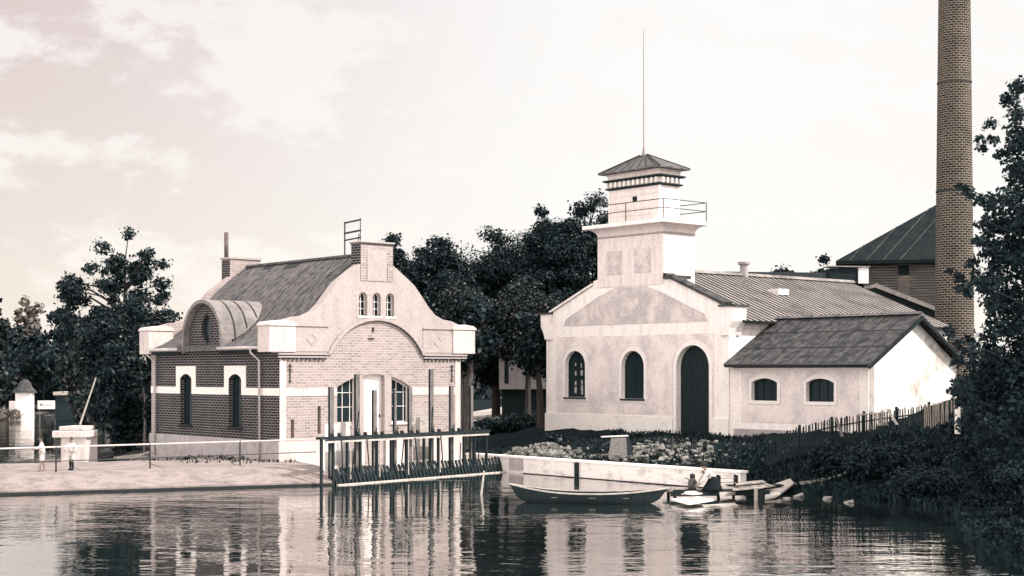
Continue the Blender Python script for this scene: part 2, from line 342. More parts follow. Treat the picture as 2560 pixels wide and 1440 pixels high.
def ground_mat():
    m = bpy.data.materials.new('ground'); m.use_nodes = True; n = m.node_tree.nodes; l = m.node_tree.links
    p = n['Principled BSDF']; p.inputs['Roughness'].default_value = 1; p.inputs['Specular IOR Level'].default_value = .02
    t = n.new('ShaderNodeTexCoord'); sp = n.new('ShaderNodeSeparateXYZ'); l.new(t.outputs['Object'], sp.inputs[0])
    z = n.new('ShaderNodeTexNoise'); z.inputs['Scale'].default_value = .9; z.inputs['Detail'].default_value = 12; z.inputs['Roughness'].default_value = .75; l.new(t.outputs['Object'], z.inputs[0])
    # trodden pale yard by the brick house gives way to dark turf and soil to the right
    mr = n.new('ShaderNodeMapRange'); l.new(sp.outputs[0], mr.inputs[0]); mr.inputs[1].default_value = -7; mr.inputs[2].default_value = -1; mr.inputs[3].default_value = -.32; mr.inputs[4].default_value = .12
    mry = n.new('ShaderNodeMapRange'); l.new(sp.outputs[1], mry.inputs[0]); mry.inputs[1].default_value = 72; mry.inputs[2].default_value = 80; mry.inputs[3].default_value = 0; mry.inputs[4].default_value = .45
    mx0 = n.new('ShaderNodeMath'); mx0.operation = 'ADD'; l.new(mr.outputs[0], mx0.inputs[0]); l.new(mry.outputs[0], mx0.inputs[1])
    mrx = n.new('ShaderNodeMapRange'); l.new(sp.outputs[0], mrx.inputs[0]); mrx.inputs[1].default_value = 8; mrx.inputs[2].default_value = 12; mrx.inputs[3].default_value = 0; mrx.inputs[4].default_value = .5
    mx3 = n.new('ShaderNodeMath'); mx3.operation = 'ADD'; l.new(mx0.outputs[0], mx3.inputs[0]); l.new(mrx.outputs[0], mx3.inputs[1])
    ad = n.new('ShaderNodeMath'); ad.operation = 'ADD'; l.new(z.outputs[0], ad.inputs[0]); l.new(mx3.outputs[0], ad.inputs[1])
    r_ = n.new('ShaderNodeValToRGB'); l.new(ad.outputs[0], r_.inputs[0]); e = r_.color_ramp.elements
    e[0].position = .40; e[0].color = (.25, .215, .20, 1); e[1].position = .66; e[1].color = (.008, .013, .015, 1)
    k = e.new(.53); k.color = (.085, .077, .073, 1)
    l.new(r_.outputs[0], p.inputs['Base Color'])
    b = n.new('ShaderNodeBump'); b.inputs['Distance'].default_value = .08; b.inputs['Strength'].default_value = .8; z2 = n.new('ShaderNodeTexNoise'); z2.inputs['Scale'].default_value = 7; z2.inputs['Detail'].default_value = 6; l.new(t.outputs['Object'], z2.inputs[0])
    l.new(z2.outputs[0], b.inputs['Height']); l.new(b.outputs[0], p.inputs['Normal']); return m
me.materials.append(ground_mat())
g = bpy.data.objects.new('ground', me); sc.collection.objects.link(g); props(g, kind='structure')
MB().add([(-700, -30, 0), (700, -30, 0), (700, 420, 0), (-700, 420, 0)], [(0, 1, 2, 3)]).build('water', 'water')['kind'] = 'structure'
# pale sunlit path far behind, between the two houses
def gh(x, y): return float(ground_h(np.array([x]), np.array([y]))[0])
mb = MB(); pts = [(-6.5, 106), (-1, 104), (4.2, 108), (5.5, 124), (2, 132), (-5, 128)]
zz = 1.26; mb.add([(x, y, max(gh(x, y), 0)+.05) for x, y in pts], [tuple(range(6))])
props(mb.build('path', mat('path_gravel', (.42, .38, .35), .95, var=.25, vs=.8)), kind='structure')
# ================================================================ QUAY
QA = math.atan2(.374, .927)
q = thing('concrete_quay', 'long pale sloping concrete quay along the water in front of the brick house', 'quay', (-7.63, 62.76, 0), QA)
prof = [(0, -1.3), (0, .16), (.12, .19), (.9, .42), (1.6, .60), (1.95, .67), (2.35, .70), (9.5, .66), (9.5, -1.3)]
mb = MB()
xs = list(np.linspace(-60, -1.2, 50))+[-.5, 0.0]
k = len(prof)
for i, x in enumerate(xs):
    for y, z in prof: mb.v.append((x, y, z + (.012*math.sin(x*2.1+y*3) if 0 < z < .69 else 0)))
for i in range(len(xs)-1):
    for j in range(k): mb.f.append((i*k+j, i*k+(j+1) % k, (i+1)*k+(j+1) % k, (i+1)*k+j))
mb.f.append(tuple(range(k))); mb.f.append(tuple((len(xs)-1)*k+j for j in range(k)))
mb.build('apron', 'concrete', q)
mb = MB(); mb.box(-60, .03, -.05, -.002, -.2, .085); mb.build('waterline_band', mat('wet_algae', (.02, .024, .024), .5), q)
mb = MB(); mb.box(-60, -.03, 2.28, 2.31, .60, .708)
mb.build('joint', 'foundation', q)
for x in np.arange(-3.2, -30, -3.4): MB().box(x-.012, x+.012, 2.33, 6.4, .60, .706).build('joint', 'ledge', q)
mb = MB(); mb.box(-60, -.05, 1.15, 1.2, .40, .46); mb.build('ledge', mat('ledge_line', (.30, .26, .25), .9), q)
# railing on the quay
def rail_pt(px): # posts stand on one straight line on the quay
    a = (-18.7, 60.7); b = (-12.0, 65.3); dx, dy = b[0]-a[0], b[1]-a[1]; r_ = (px-1280)/3700
    t = (r_*a[1]-a[0])/(dx-r_*dy); return (a[0]+t*dx, a[1]+t*dy)
p0 = rail_pt(140); rl = thing('quay_railing', 'thin iron pipe railing with two rails along the pale quay', 'railing', (p0[0], p0[1], .66)); rl['zo'] = 0
def rel(p, z): return (p[0]-p0[0], p[1]-p0[1], z-.66)
for px in (-190, 140, 375, 600):
    pp = rail_pt(px); mb = MB(); mb.tube([rel(pp, .6), rel(pp, 1.78)], .035, 6); mb.build('post', 'iron', rl)
e0, e1 = rail_pt(-190), rail_pt(790)
MB().tube([rel(e0, 1.72), rel(rail_pt(375), 1.73), rel(e1, 1.74)], .036, 6).build('top_rail', mat('white_rail_paint', (.55, .49, .46), .6), rl)
MB().tube([rel(e0, 1.13), rel(e1, 1.16)], .022, 6).build('lower_rail', 'iron', rl)
# ================================================================ BRICK HOUSE
bh = thing('brick_house', 'brick pump house with curved gable, barrel dormer and dark side wall behind the sluice', 'house', (BO[0], BO[1], 0), ANG)
W_, L_ = 10.64, 12.6
BM = W_/2+.13   # gable middle
outl = [(4.75, 3.75, 7.42), (0, 0, 0)]
def gable_outline(extra=0):
    h = [(1.0, 9.98), (1.9, 9.35), (2.3, 9.05), (2.75, 8.52), (3.2, 7.98), (3.6, 7.62), (4.1, 7.42), (4.6, 7.36)]
    right = [(BM+d, z) for d, z in h]; left = [(BM-d, z) for d, z in h]
    return left, right
lf, rt = gable_outline()
front = [(0, -1.2), (W_, -1.2), (W_, 5.7), (W_+.12, 5.7), (W_+.12, 7.1)] + rt[::-1] + [(BM+1.0, 10.4), (BM-1.0, 10.4)] + lf + [(-.12, 7.1), (-.12, 5.7), (0, 5.7)]
lw = [(3.18, 2.33), (4.33, 2.33), (4.33, 4.56), (4.0, 4.47), (3.6, 4.31), (3.18, 4.08)]
rw = [(6.36, 2.33), (7.52, 2.33), (7.52, 4.08), (7.1, 4.31), (6.7, 4.47), (6.36, 4.56)]
dr = [(4.72, 1.62), (5.93, 1.62), (5.93, 4.63), (5.6, 4.69), (5.32, 4.71), (5.0, 4.69), (4.72, 4.63)]
tri = [arch(c-.24, c+.24, 7.5, 8.40, 8) for c in (4.65, 5.45, 6.25)]
slots = [[(.62, 1.75), (.80, 1.75), (.80, 2.6), (.62, 2.6)], [(2.08, 1.9), (2.26, 1.9), (2.26, 3.2), (2.08, 3.2)]]
# lower brick face and upper plastered gable are two parts butted along the arch line
brk = [(0, -1.2), (W_, -1.2), (W_, 5.68)] + [(8.22, 5.68)] + arch(2.72, 8.22, 4, 5.68, 22, 1.66)[2:][1:-1] + [(2.72, 5.68), (0, 5.68)]
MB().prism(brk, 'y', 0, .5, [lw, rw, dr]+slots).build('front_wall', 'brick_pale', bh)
gab = [(-.12, 5.684), (2.716, 5.684)] + arch(2.716, 8.224, 4, 5.684, 22, 1.664)[2:][::-1][1:-1] + [(8.224, 5.684), (W_+.12, 5.684), (W_+.12, 7.1)] + rt[::-1] + [(BM+1.0, 9.984), (BM-1.0, 9.984)] + lf + [(-.12, 7.1)]
MB().prism(gab, 'y', -.04, .5, tri).build('gable', 'gable', bh)
MB().prism(arcband(2.60, 8.34, 5.69, 1.76, .16, 24), 'y', -.16, -.042).build('arch_moulding', 'gable', bh)
MB().prism(arcband(2.72, 8.22, 5.66, 1.66, .07, 24), 'y', -.10, -.002).build('arch_moulding', 'brick_dark', bh)
mb = MB()   # kneeler blocks and panels over the cornice
for s in (0, 1):
    X = (lambda x: x) if not s else (lambda x: 2*BM-x)
    a, b = sorted((X(-.62), X(.80))); m2 = MB(); m2.box(a, b, -.14, .9, 5.72, 6.92)
    m2.prism([(a-.05, 6.92), (b+.05, 6.92), (b+.05, 7.0), (b-.1, 7.12), ((a+b)/2, 7.2), (a+.1, 7.12), (a-.05, 7.0)], 'y', -.2, .95)
    m2.build('kneeler', 'trim', bh, bevel=.02)
    a, b = sorted((X(.82), X(2.66))); m2 = MB(); m2.box(a, b, -.07, -.043, 5.76, 6.9); m2.build('panel', 'gable', bh)
    c = (a+b)/2; m2 = MB(); m2.prism([(c, 6.0), (c+.3, 6.33), (c, 6.66), (c-.3, 6.33)], 'y', -.095, -.072, [[(c, 6.09), (c+.22, 6.33), (c, 6.57), (c-.22, 6.33)]]); m2.build('lozenge', 'foundation', bh)
    m2 = MB(); m2.box(a, b, -.13, -.043, 6.93, 7.0); m2.build('coping', 'gable', bh)
    # dentil cornice
    a, b = sorted((X(-.1), X(2.62))); m2 = MB(); m2.box(a, b, -.16, -.002, 5.60, 5.675); m2.box(a, b, -.10, -.002, 5.47, 5.54)
    m2.build('cornice', 'gable', bh)
    m2 = MB(); x = a+.05
    while x < b-.1: m2.box(x, x+.12, -.09, -.002, 5.34, 5.465); x += .24
    m2.box(a, b, -.11, -.002, 5.545, 5.598); m2.build('dentils', 'brick_dark', bh)
    # corner pilaster strip and band
    a, b = sorted((X(.0), X(.34))) if not s else (W_-.34, W_); m2 = MB(); m2.box(a, b, -.035, -.002, -1.1, 5.33); m2.build('corner_strip', 'trim', bh)
    m2 = MB(); c = a+.55 if not s else b-.55
    m2.tube([(c, -.04, 4.3), (c, -.04, 5.15)], .025, 6); m2.tube([(c-.13, -.04, 4.9), (c+.13, -.04, 4.9)], .02, 6); m2.tube([(c-.1, -.04, 5.05), (c, -.04, 5.15), (c+.1, -.04, 5.05)], .02, 6); m2.tube([(c-.09, -.04, 4.38), (c+.09, -.04, 4.38)], .02, 6)
    m2.build('wall_anchor', 'iron', bh)
MB().box(.34, 3.16, -.03, -.002, 3.68, 4.05).build('band', 'trim', bh)
MB().box(7.56, W_-.34, -.03, -.002, 3.66, 4.05).build('band', 'trim', bh)
MB().box(4.36, 4.69, -.012, -.002, 1.9, 4.5).build('pier', 'gable', bh)
MB().box(5.96, 6.33, -.012, -.002, 1.9, 4.5).build('pier', 'gable', bh)
mb = MB(); mb.box(-.09, 4.68, -.12, -.004, -1.2, 1.58); mb.box(5.95, W_+.1, -.12, -.004, -1.2, 1.58); mb.build('foundation', 'trim', bh)
# front windows
def window(parent, hole, ax, d0, mull_v, mull_h, fm='white', sill=None, depth=.07, fr=.06, glassd=.03):
    """frame following the opening, glazing bars, one glass pane; ax 'y' = in a front wall, depth grows along +axis"""
    inner = grow(hole, -fr); w_ = thing_part = MB(); w_.prism(hole, ax, d0, d0+depth, [inner])
    xs = [p[0] for p in inner]; zs = [p[1] for p in inner]; x0, x1, z0, z1 = min(xs), max(xs), min(zs), max(zs)
    def top(x):
        best = z1
        n = len(inner); zz = []
        for i in range(n):
            a, b = inner[i], inner[(i+1) % n]
            if (a[0]-x)*(b[0]-x) <= 0 and abs(a[0]-b[0]) > 1e-6: zz.append(a[1]+(b[1]-a[1])*(x-a[0])/(b[0]-a[0]))
        return max(zz) if zz else z1
    def span(z):
        n = len(inner); xx = []
        for i in range(n):
            a, b = inner[i], inner[(i+1) % n]
            if (a[1]-z)*(b[1]-z) <= 0 and abs(a[1]-b[1]) > 1e-6: xx.append(a[0]+(b[0]-a[0])*(z-a[1])/(b[1]-a[1]))
        return (min(xx), max(xx)) if len(xx) > 1 else (x0, x1)
    t = .014
    for f in mull_v:
        x = x0+(x1-x0)*f; tp = top(x)
        if ax == 'y': w_.box(x-t, x+t, d0+.005, d0+depth-.01, z0+.001, tp-.002)
        else: w_.box(d0+.005, d0+depth-.01, x-t, x+t, z0+.001, tp-.002)
    for f in mull_h:
        z = z0+(z1-z0)*f; a, b = span(z)
        if ax == 'y': w_.box(a+.001, b-.001, d0+.01, d0+depth-.015, z-t, z+t)
        else: w_.box(d0+.01, d0+depth-.015, a+.001, b-.001, z-t, z+t)
    wo = w_.build('window', fm, parent)
    MB().prism(inner, ax, d0+glassd+.01, d0+glassd+.025).build('pane', 'glass', wo)
    if sill:
        m2 = MB(); xa, xb = min(p[0] for p in hole)-.08, max(p[0] for p in hole)+.08; zb = min(p[1] for p in hole)
        if ax == 'y': m2.box(xa, xb, -sill, d0, zb-.09, zb-.003)
        else: m2.box(-sill, d0, xa, xb, zb-.09, zb-.003)
        m2.build('sill', fm if sill < .2 else 'wood_dark', wo)
    return wo
window(bh, lw, 'y', .30, (.42, .84), (.35, .68), sill=.1)
window(bh, rw, 'y', .30, (.42, .84), (.35, .68), sill=.1)
for h in tri: window(bh, h, 'y', .18, (.5,), (.3, .62), sill=.08, fr=.03)
dd = MB(); dd.prism([(p[0], p[1]) for p in dr], 'y', .26, .32); do = dd.build('door', 'white', bh)
MB().box(5.78, 5.83, .2, .255, 2.6, 2.75).build('handle', 'iron', do)
[MB().prism(s, 'y', .3, .32).build('slot_back', 'brick_dark', bh) for s in slots]
MB().box(5.2, 5.28, -.06, -.002, 6.75, 6.95).build('bracket', 'iron', bh); MB().box(4.95, 5.3, -.05, -.002, 6.38, 6.44).build('bracket', 'iron', bh)
# side wall with its two windows
def rel_yz(pts): return pts
s1 = arch(8.12, 9.62, 2.12, 4.46, 10, .26); s2 = arch(3.32, 4.70, 2.12, 4.46, 10, .26)
s1 = arch(8.25, 9.45, 2.12, 4.46, 10, .24); s2 = arch(3.38, 4.58, 2.12, 4.46, 10, .24)
sl = [[(1.0, 4.3), (1.2, 4.3), (1.2, 5.0), (1.0, 5.0)]]
tym = arch(4.98, 8.52, 5.0, 6.42, 20)[2:]     # barrel dormer front is a continuation of the side wall
oval = [(6.75+.50*math.cos(t), 6.92+.72*math.sin(t)) for t in np.linspace(0, 2*math.pi, 20, endpoint=False)]
side = [(.502, 1.6), (L_-.502, 1.6), (L_-.502, 5.95), (8.52, 5.95), (8.52, 6.42)] + tym[::-1][1:-1][::-1] + [(4.98, 6.42), (4.98, 5.95), (.502, 5.95)]
side = [(.502, 1.6), (L_-.502, 1.6), (L_-.502, 5.95), (8.52, 5.95)] + tym + [(4.98, 5.95), (.502, 5.95)]
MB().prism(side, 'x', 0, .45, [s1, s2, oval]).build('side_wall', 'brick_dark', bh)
MB().box(.0, .5, .0, 0, 0, 0)
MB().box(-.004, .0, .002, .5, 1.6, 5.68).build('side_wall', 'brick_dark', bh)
m2 = MB(); m2.box(-.1, .5, .0, L_+.05, -1.2, 1.597); m2.build('foundation', 'foundation', bh)
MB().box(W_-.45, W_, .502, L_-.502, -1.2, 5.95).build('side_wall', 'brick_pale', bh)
# rear gable
rear = [(0, -1.2), (W_, -1.2), (W_, 5.7), (W_+.12, 5.7), (W_+.12, 7.1)] + rt[::-1] + [(BM+1.0, 9.98), (BM-1.0, 9.98)] + lf + [(-.12, 7.1), (-.12, 5.7), (0, 5.7)]
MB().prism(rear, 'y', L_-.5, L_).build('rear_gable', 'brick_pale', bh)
m2 = MB(); m2.box(-.62, .8, L_-.9, L_+.14, 5.72, 6.92); m2.prism([(-.67, 6.92), (.85, 6.92), (.85, 7.0), (.7, 7.12), (.1, 7.2), (-.5, 7.12), (-.67, 7.0)], 'y', L_-.95, L_+.2); m2.build('kneeler', 'trim', bh, bevel=.02)
# white window surrounds and band on the dark side wall
for (a, b, sh) in ((7.83, 9.87, s1), (2.96, 5.0, s2)):
    hs = [p for p in grow(sh, .004)]
    sur = [(a, 3.70), (b, 3.70), (b, 5.1), (a, 5.1)]
    lo = [p for p in hs if p[1] > 4.0]
    xs_ = (min(p[0] for p in hs), max(p[0] for p in hs))
    poly = [(a, 3.70), (xs_[0], 3.70)] + [p for p in hs[2:]][::-1] + [(xs_[1], 3.70), (b, 3.70), (b, 5.1), (a, 5.1)]
    MB().prism(poly, 'x', -.03, -.006).build('window_surround', 'white', bh)
    wo = window(bh, sh, 'x', .22, (.33, .66), (.3, .72), fm='wood_dark', sill=.1)
for a, b in ((.0, 2.957), (5.003, 7.827), (9.873, L_)): MB().box(-.03, -.006, a, b, 3.70, 4.05).build('band', 'white', bh)
# oval window
ov = MB(); ov.prism([(6.75+.49*math.cos(t), 6.92+.71*math.sin(t)) for t in np.linspace(0, 2*math.pi, 20, endpoint=False)], 'x', .12, .2,
    [[(6.75+.43*math.cos(t), 6.92+.65*math.sin(t)) for t in np.linspace(0, 2*math.pi, 20, endpoint=False)]]); oo = ov.build('window', 'wood_dark', bh)
MB().prism([(6.75+.43*math.cos(t), 6.92+.65*math.sin(t)) for t in np.linspace(0, 2*math.pi, 20, endpoint=False)], 'x', .15, .17).build('pane', 'glass', oo)
rn = [(6.75+.60*math.cos(t), 6.92+.82*math.sin(t)) for t in np.linspace(0, 2*math.pi, 24, endpoint=False)]
MB().prism(rn, 'x', -.03, -.004, [[(6.75+.5*math.cos(t), 6.92+.72*math.sin(t)) for t in np.linspace(0, 2*math.pi, 24, endpoint=False)]]).build('oval_surround', 'brick_dark', bh)
# roof: bell-cast slopes
half = [(-.48, 5.98), (.2, 6.24), (.9, 6.62), (1.6, 7.12), (2.2, 7.70), (2.8, 8.38), (3.4, 8.95), (4.2, 9.65), (BM, 10.56)]
def roof_z(x):
    x = x if x <= BM else 2*BM-x
    for a, b in zip(half, half[1:]):
        if a[0] <= x <= b[0]: return a[1]+(b[1]-a[1])*(x-a[0])/(b[0]-a[0])
    return half[0][1]
poly = half + [(2*BM-x, z) for x, z in half[::-1][1:]]
low_ = [(x, z-.16) for x, z in poly[::-1]]
rf = MB(); rf.prism(poly+low_, 'y', .503, L_-.503); ro = rf.build('roof', 'roof_felt', bh)
m2 = MB(); random.seed(3)        # felt laps and patches
for k in range(1, 6):
    y = .6+k*2.1
    for a, b in zip(half, half[1:]):
        m2.add([(a[0], y, a[1]+.004), (b[0], y, b[1]+.004), (b[0], y+.03, b[1]+.02), (a[0], y+.03, a[1]+.02), (a[0], y+.035, a[1]+.002), (b[0], y+.035, b[1]+.002)], [(0,1,2,3), (3,2,5,4)])
for x0, x1, y0, y1 in ((3.3, 4.8, 1.0, 1.12), (3.9, 5.2, 1.9, 2.0), (2.6, 3.5, .9, 1.0), (1.6, 2.1, 1.4, 1.5), (4.2, 4.9, 5.0, 5.1), (2.4, 3.2, 9.2, 9.3), (.6, 1.3, 10.5, 10.6), (4.9, 5.3, 6.4, 7.6), (5.0, 5.3, 9, 9.8), (3.0, 3.8, 3.3, 3.38)):
    n_ = 5
    for i in range(n_):
        xa = x0+(x1-x0)*i/n_; xb = x0+(x1-x0)*(i+1)/n_
        m2.add([(xa, y0, roof_z(xa)+.02), (xb, y0, roof_z(xb)+.02), (xb, y1, roof_z(xb)+.02), (xa, y1, roof_z(xa)+.02)], [(0,1,2,3)])
m2.build('felt_laps', 'roof_line', ro)['kind'] = 'stuff'
m2 = MB(); m2.prism([(BM-.2, 10.50), (BM+.2, 10.50), (BM+.05, 10.63), (BM-.05, 10.63)], 'y', .55, L_-.55); m2.build('ridge_cap', 'roof_dark', ro)
# barrel dormer roof: a half-tube from in front of the side wall back into the slope
n_ = 22; mb = MB(); c = 6.75; outer = []; 
for i in range(n_+1):
    t = -math.pi/2*1.0 + math.pi*i/n_
    for rr in (1.98, 1.80):
        y = c+rr*math.sin(t); z = 6.40+rr*math.cos(t)
        # where the tube meets the slope
        xx = 0
        for s in np.linspace(-.4, 5.0, 200):
            if roof_z(s) > z-.05: xx = s; break
        mb.v.append((-.32, y, z)); mb.v.append((max(xx, -.1), y, z))
for i in range(n_):
    a = i*4; b = a+4
    mb.f += [(a, b, b+1, a+1), (a+2, a+3, b+3, b+2), (a, a+2, b+2, b)]
mb.f += [(0, 1, 3, 2), (n_*4, n_*4+2, n_*4+3, n_*4+1)]
for y0_ in (c-1.98, c+1.80):
    mb.box(-.32, .25, y0_, y0_+.18, 5.72, 6.40)
dorm = mb.build('dormer', mat('dormer_zinc', (.24, .215, .205), .7, col2=(.13, .12, .115), vs=1.5, spec=.15), bh, smooth=False)
m2 = MB()
for sx, ey in ((.45, 0), (1.15, 0), (1.85, 0)):
    for i in range(n_):
        ts = [-math.pi/2+math.pi*(i+d)/n_ for d in (0, 1)]
        q4 = []
        for t in ts:
            for dx, rr in ((-.03, 2.02), (.03, 2.02)):
                q4.append((sx+dx, c+rr*math.sin(t), 6.40+rr*math.cos(t)))
        if min(p[2] for p in q4) > roof_z(sx)+.02: m2.add(q4, [(0, 1, 3, 2)])
m2.build('dormer_seam', 'roof_line', dorm)['kind'] = 'stuff'
# eave gutters and downpipes
for a, b in ((.6, 4.72), (8.78, L_-.3)):
    m2 = MB(); m2.tube([(-.55, a, 5.93), (-.55, b, 5.93)], .075, 8); m2.build('gutter', 'zinc', bh, smooth=True)
    MB().box(-.45, -.006, a, b, 5.70, 5.80).build('soffit', 'wood_dark', bh)
for y in (1.53, 11.96):
    m2 = MB(); m2.tube([(-.55, y+.15, 5.9), (-.52, y+.15, 5.72), (-.16, y, 5.35), (-.13, y, .5)], .06, 8); m2.build('downpipe', 'zinc', bh, smooth=True)
# chimney over the front gable
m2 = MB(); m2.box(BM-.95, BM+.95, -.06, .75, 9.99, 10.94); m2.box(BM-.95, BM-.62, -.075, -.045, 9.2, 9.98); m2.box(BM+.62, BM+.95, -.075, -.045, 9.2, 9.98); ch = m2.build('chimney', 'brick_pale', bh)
m2 = MB(); m2.box(BM-1.02, BM+1.02, -.16, .85, 11.02, 11.1); m2.build('cap', 'gable', ch, bevel=.015)
m2 = MB(); m2.box(BM-.97, BM+.97, -.09, .78, 10.942, 11.018)
m2.build('brick_course', 'brick_dark', ch)
MB().box(BM-.58, BM+.58, -.078, -.063, 9.2, 10.7).build('chimney_panel', 'gable', ch)
MB().box(BM-.958, BM-.952, -.05, .74, 9.995, 10.93).build('chimney_side', 'brick_dark', ch)
# rear chimney with its pipe
m2 = MB(); m2.box(BM-.95, BM+.95, L_-.3, L_+.6, 9.6, 10.95); ch = m2.build('chimney', 'brick_pale', bh)
MB().box(BM-1.02, BM+1.02, L_-.38, L_+.68, 10.952, 11.05).build('cap', 'gable', ch)
MB().box(BM-.958, BM-.952, L_-.28, L_+.58, 9.6, 10.9).build('chimney_side', 'brick_dark', ch)
m2 = MB(); m2.tube([(BM-.75, L_+.45, 11.04), (BM-.75, L_+.45, 12.45)], .12, 10); m2.build('flue_pipe', mat('flue_rust', (.16, .13, .12), .8, var=.4, vs=4), ch, smooth=True)
# insulator frame on the ridge
rk = thing('wire_rack', 'open dark ladder-like insulator frame standing on the brick house ridge', 'wire rack', (0, 0, 0))
def BW(u, v, z): return (BO[0]+u*U[0]+v*V[0], BO[1]+u*U[1]+v*V[1], z)
pr = BW(BM, 2.7, 10.5); rk.location = pr; rk.rotation_euler = (0, 0, ANG)
MB().tube([(0, 0, 0), (0, 0, 1.78)], .035, 6).build('upright', 'iron', rk)
MB().tube([(0, -1.35, .02), (0, -1.35, 1.86)], .022, 6).build('upright', 'iron', rk)
m2 = MB(); [m2.tube([(0, .03, z), (0, -1.38, z+.06)], r_, 6) for z, r_ in ((1.72, .045), (1.2, .05), (.85, .04))]; m2.build('crossbars', 'iron', rk)
m2 = MB(); m2.tube([(0, -1.0, .03), (0, -1.25, 1.1)], .022, 6); m2.build('brace', 'iron', rk)
# ================================================================ WHITE HOUSE
wh = thing('white_house', 'white plastered house with arched dark windows, tall arched doorway and square lookout tower', 'house', (WO[0], WO[1], 0), ANG)
FW = 13.32; MY = FW/2+.05
wins = [arch(10.15, 11.75, 3.43, 5.15), arch(5.74, 7.38, 3.40, 5.09)]
door = arch(1.26, 3.46, 1.2, 5.05)
T0, T1 = 4.35, 9.19    # tower shaft along the front
gz = lambda y: 8.03 + .415*(min(y, FW-y)-.35)
fr = [(0, .6), (FW, .6), (FW, 8.03), (FW-.35, 8.03), (T1+.35, gz(T1+.35)), (T1+.35, gz(T1+.35)+.22), (T1, gz(T1+.35)+.3), (T0, gz(T0)+.2), (.35, 8.03), (0, 8.03)]
MB().prism(fr, 'x', 0, .5, wins+[door]).build('front_wall', 'plaster_white', wh)
# weathered fields sit in the face as thin coats of darker render, leaving white bands round them
def field(pts, m, holes=()): return MB().prism(pts, 'x', -.022, -.003, holes)
f1 = field([(.95, 2.6), (12.5, 2.6), (12.5, 6.75), (.95, 6.75)], 'x', [grow(wins[0], .28), grow(wins[1], .28), [(1.0, 2.6), (1.0, 2.6), (1.0, 2.6)]]) if False else None
da = grow(door, .28)
top = [p for p in da if p[1] > 2.6]
fpoly = [(.95, 2.6), (min(p[0] for p in da), 2.6)] + [p for p in top if p[1] >= 5.0][::-1] + [(max(p[0] for p in da), 2.6), (12.45, 2.6), (12.45, 6.72), (.95, 6.72)]
MB().prism(fpoly, 'x', -.022, -.003, [grow(wins[0], .25), grow(wins[1], .25)]).build('render_field', 'plaster_field', wh)
MB().prism([(1.4, 7.32), (11.9, 7.32), (11.7, 7.7), (9.1, 8.85), (7.9, 9.25), (5.6, 9.25), (4.4, 8.85), (1.6, 7.7)], 'x', -.022, -.003).build('render_field', 'plaster_grey', wh)
# white surrounds
for h in wins: MB().prism(grow(h, .20), 'x', -.05, -.0035, [grow(h, -.0)]).build('window_surround', 'white', wh)
MB().prism([(min(p[0] for p in grow(door, .22)), 1.4)]+[p for p in grow(door, .22) if p[1] > 4.9][::-1]+[(max(p[0] for p in grow(door, .22)), 1.4), (3.465, 1.4)]+[p for p in door if p[1] > 4.9]+[(1.255, 1.4)], 'x', -.05, -.0035).build('door_surround', 'white', wh)
w1 = window(wh, wins[0], 'x', .22, (.5,), (.22, .45, .68), fm='wood_dark', fr=.08, sill=.1)
m2 = MB(); random.seed(5)
random.seed(9)
for (y, z, a, b) in ((11.2, 5.2, .05, .09), (11.2, 4.72, .06, .12), (11.2, 4.2, .07, .1), (11.2, 3.85, .08, .2), (10.75, 5.15, .05, .12), (10.72, 4.75, .08, .14), (10.7, 4.25, .07, .1), (10.7, 3.95, .09, .16), (10.68, 3.7, .07, .12)):
    MB().box(.2435, .2455, y-a, y+a, z-b, z+b).build('light_speck', 'foundation', w1)  # pale squares paint daylight showing through the window
w2 = window(wh, wins[1], 'x', .22, (.5,), (.22, .45, .68), fm='wood_dark', fr=.08, sill=.1)
d_ = MB(); d_.prism(door, 'x', .30, .36); do = d_.build('door', 'wood_dark', wh)
m2 = MB(); [m2.box(.285, .299, y, y+.03, 1.4, 5.2) for y in np.arange(1.5, 3.4, .27)]; m2.build('boards', 'dark_in', do)
MB().box(-.5, .28, 1.1, 3.6, 1.1, 1.42).build('doorstep', 'foundation', wh)
m2 = MB(); m2.box(-.06, -.003, .0, 1.02, .6, 2.52); m2.box(-.06, -.003, 3.72, FW+.06, .6, 2.52); m2.build('plinth', mat('plinth_white', (.80, .75, .70), .9, col2=(.60, .55, .51), vs=1.0, thr=(.52, .75), bump=.3), wh)
# flared corbels at the two eaves corners
for s in (0, 1):
    f = (lambda y: y) if not s else (lambda y: FW-y)
    pl = [(f(0), 6.6), (f(-.12), 6.95), (f(-.32), 7.3), (f(-.36), 8.0), (f(.5), 8.0), (f(.5), 6.6)]
    MB().prism(pl, 'x', -.12, .9).build('corbel', 'plaster_white', wh)
    pl = [(f(-.45), 8.005), (f(.55), 8.005), (f(.55), 8.1), (f(-.45), 8.1)]
    MB().prism(pl, 'x', -.2, 1.0).build('corbel_cap', 'roof_dark', wh)
# raked copings
m2 = MB()
m2.prism([(.35, 8.1), (T0-.05, gz(T0-.05)+.05), (T0-.05, gz(T0-.05)+.20), (.3, 8.24)], 'x', -.12, .62); m2.build('coping', 'roof_dark', wh)
m2 = MB(); m2.prism([(FW-.35, 8.06), (T1+.38, gz(T1+.38)+.03), (T1+.38, gz(T1+.38)+.13), (FW-.3, 8.16)], 'x', -.1, .62); m2.build('coping', 'plaster_white', wh)
m2 = MB(); m2.box(-.15, 1.2, T0-.75, T0-.05, 9.55, 9.72); m2.build('flashing', 'roof_dark', wh)
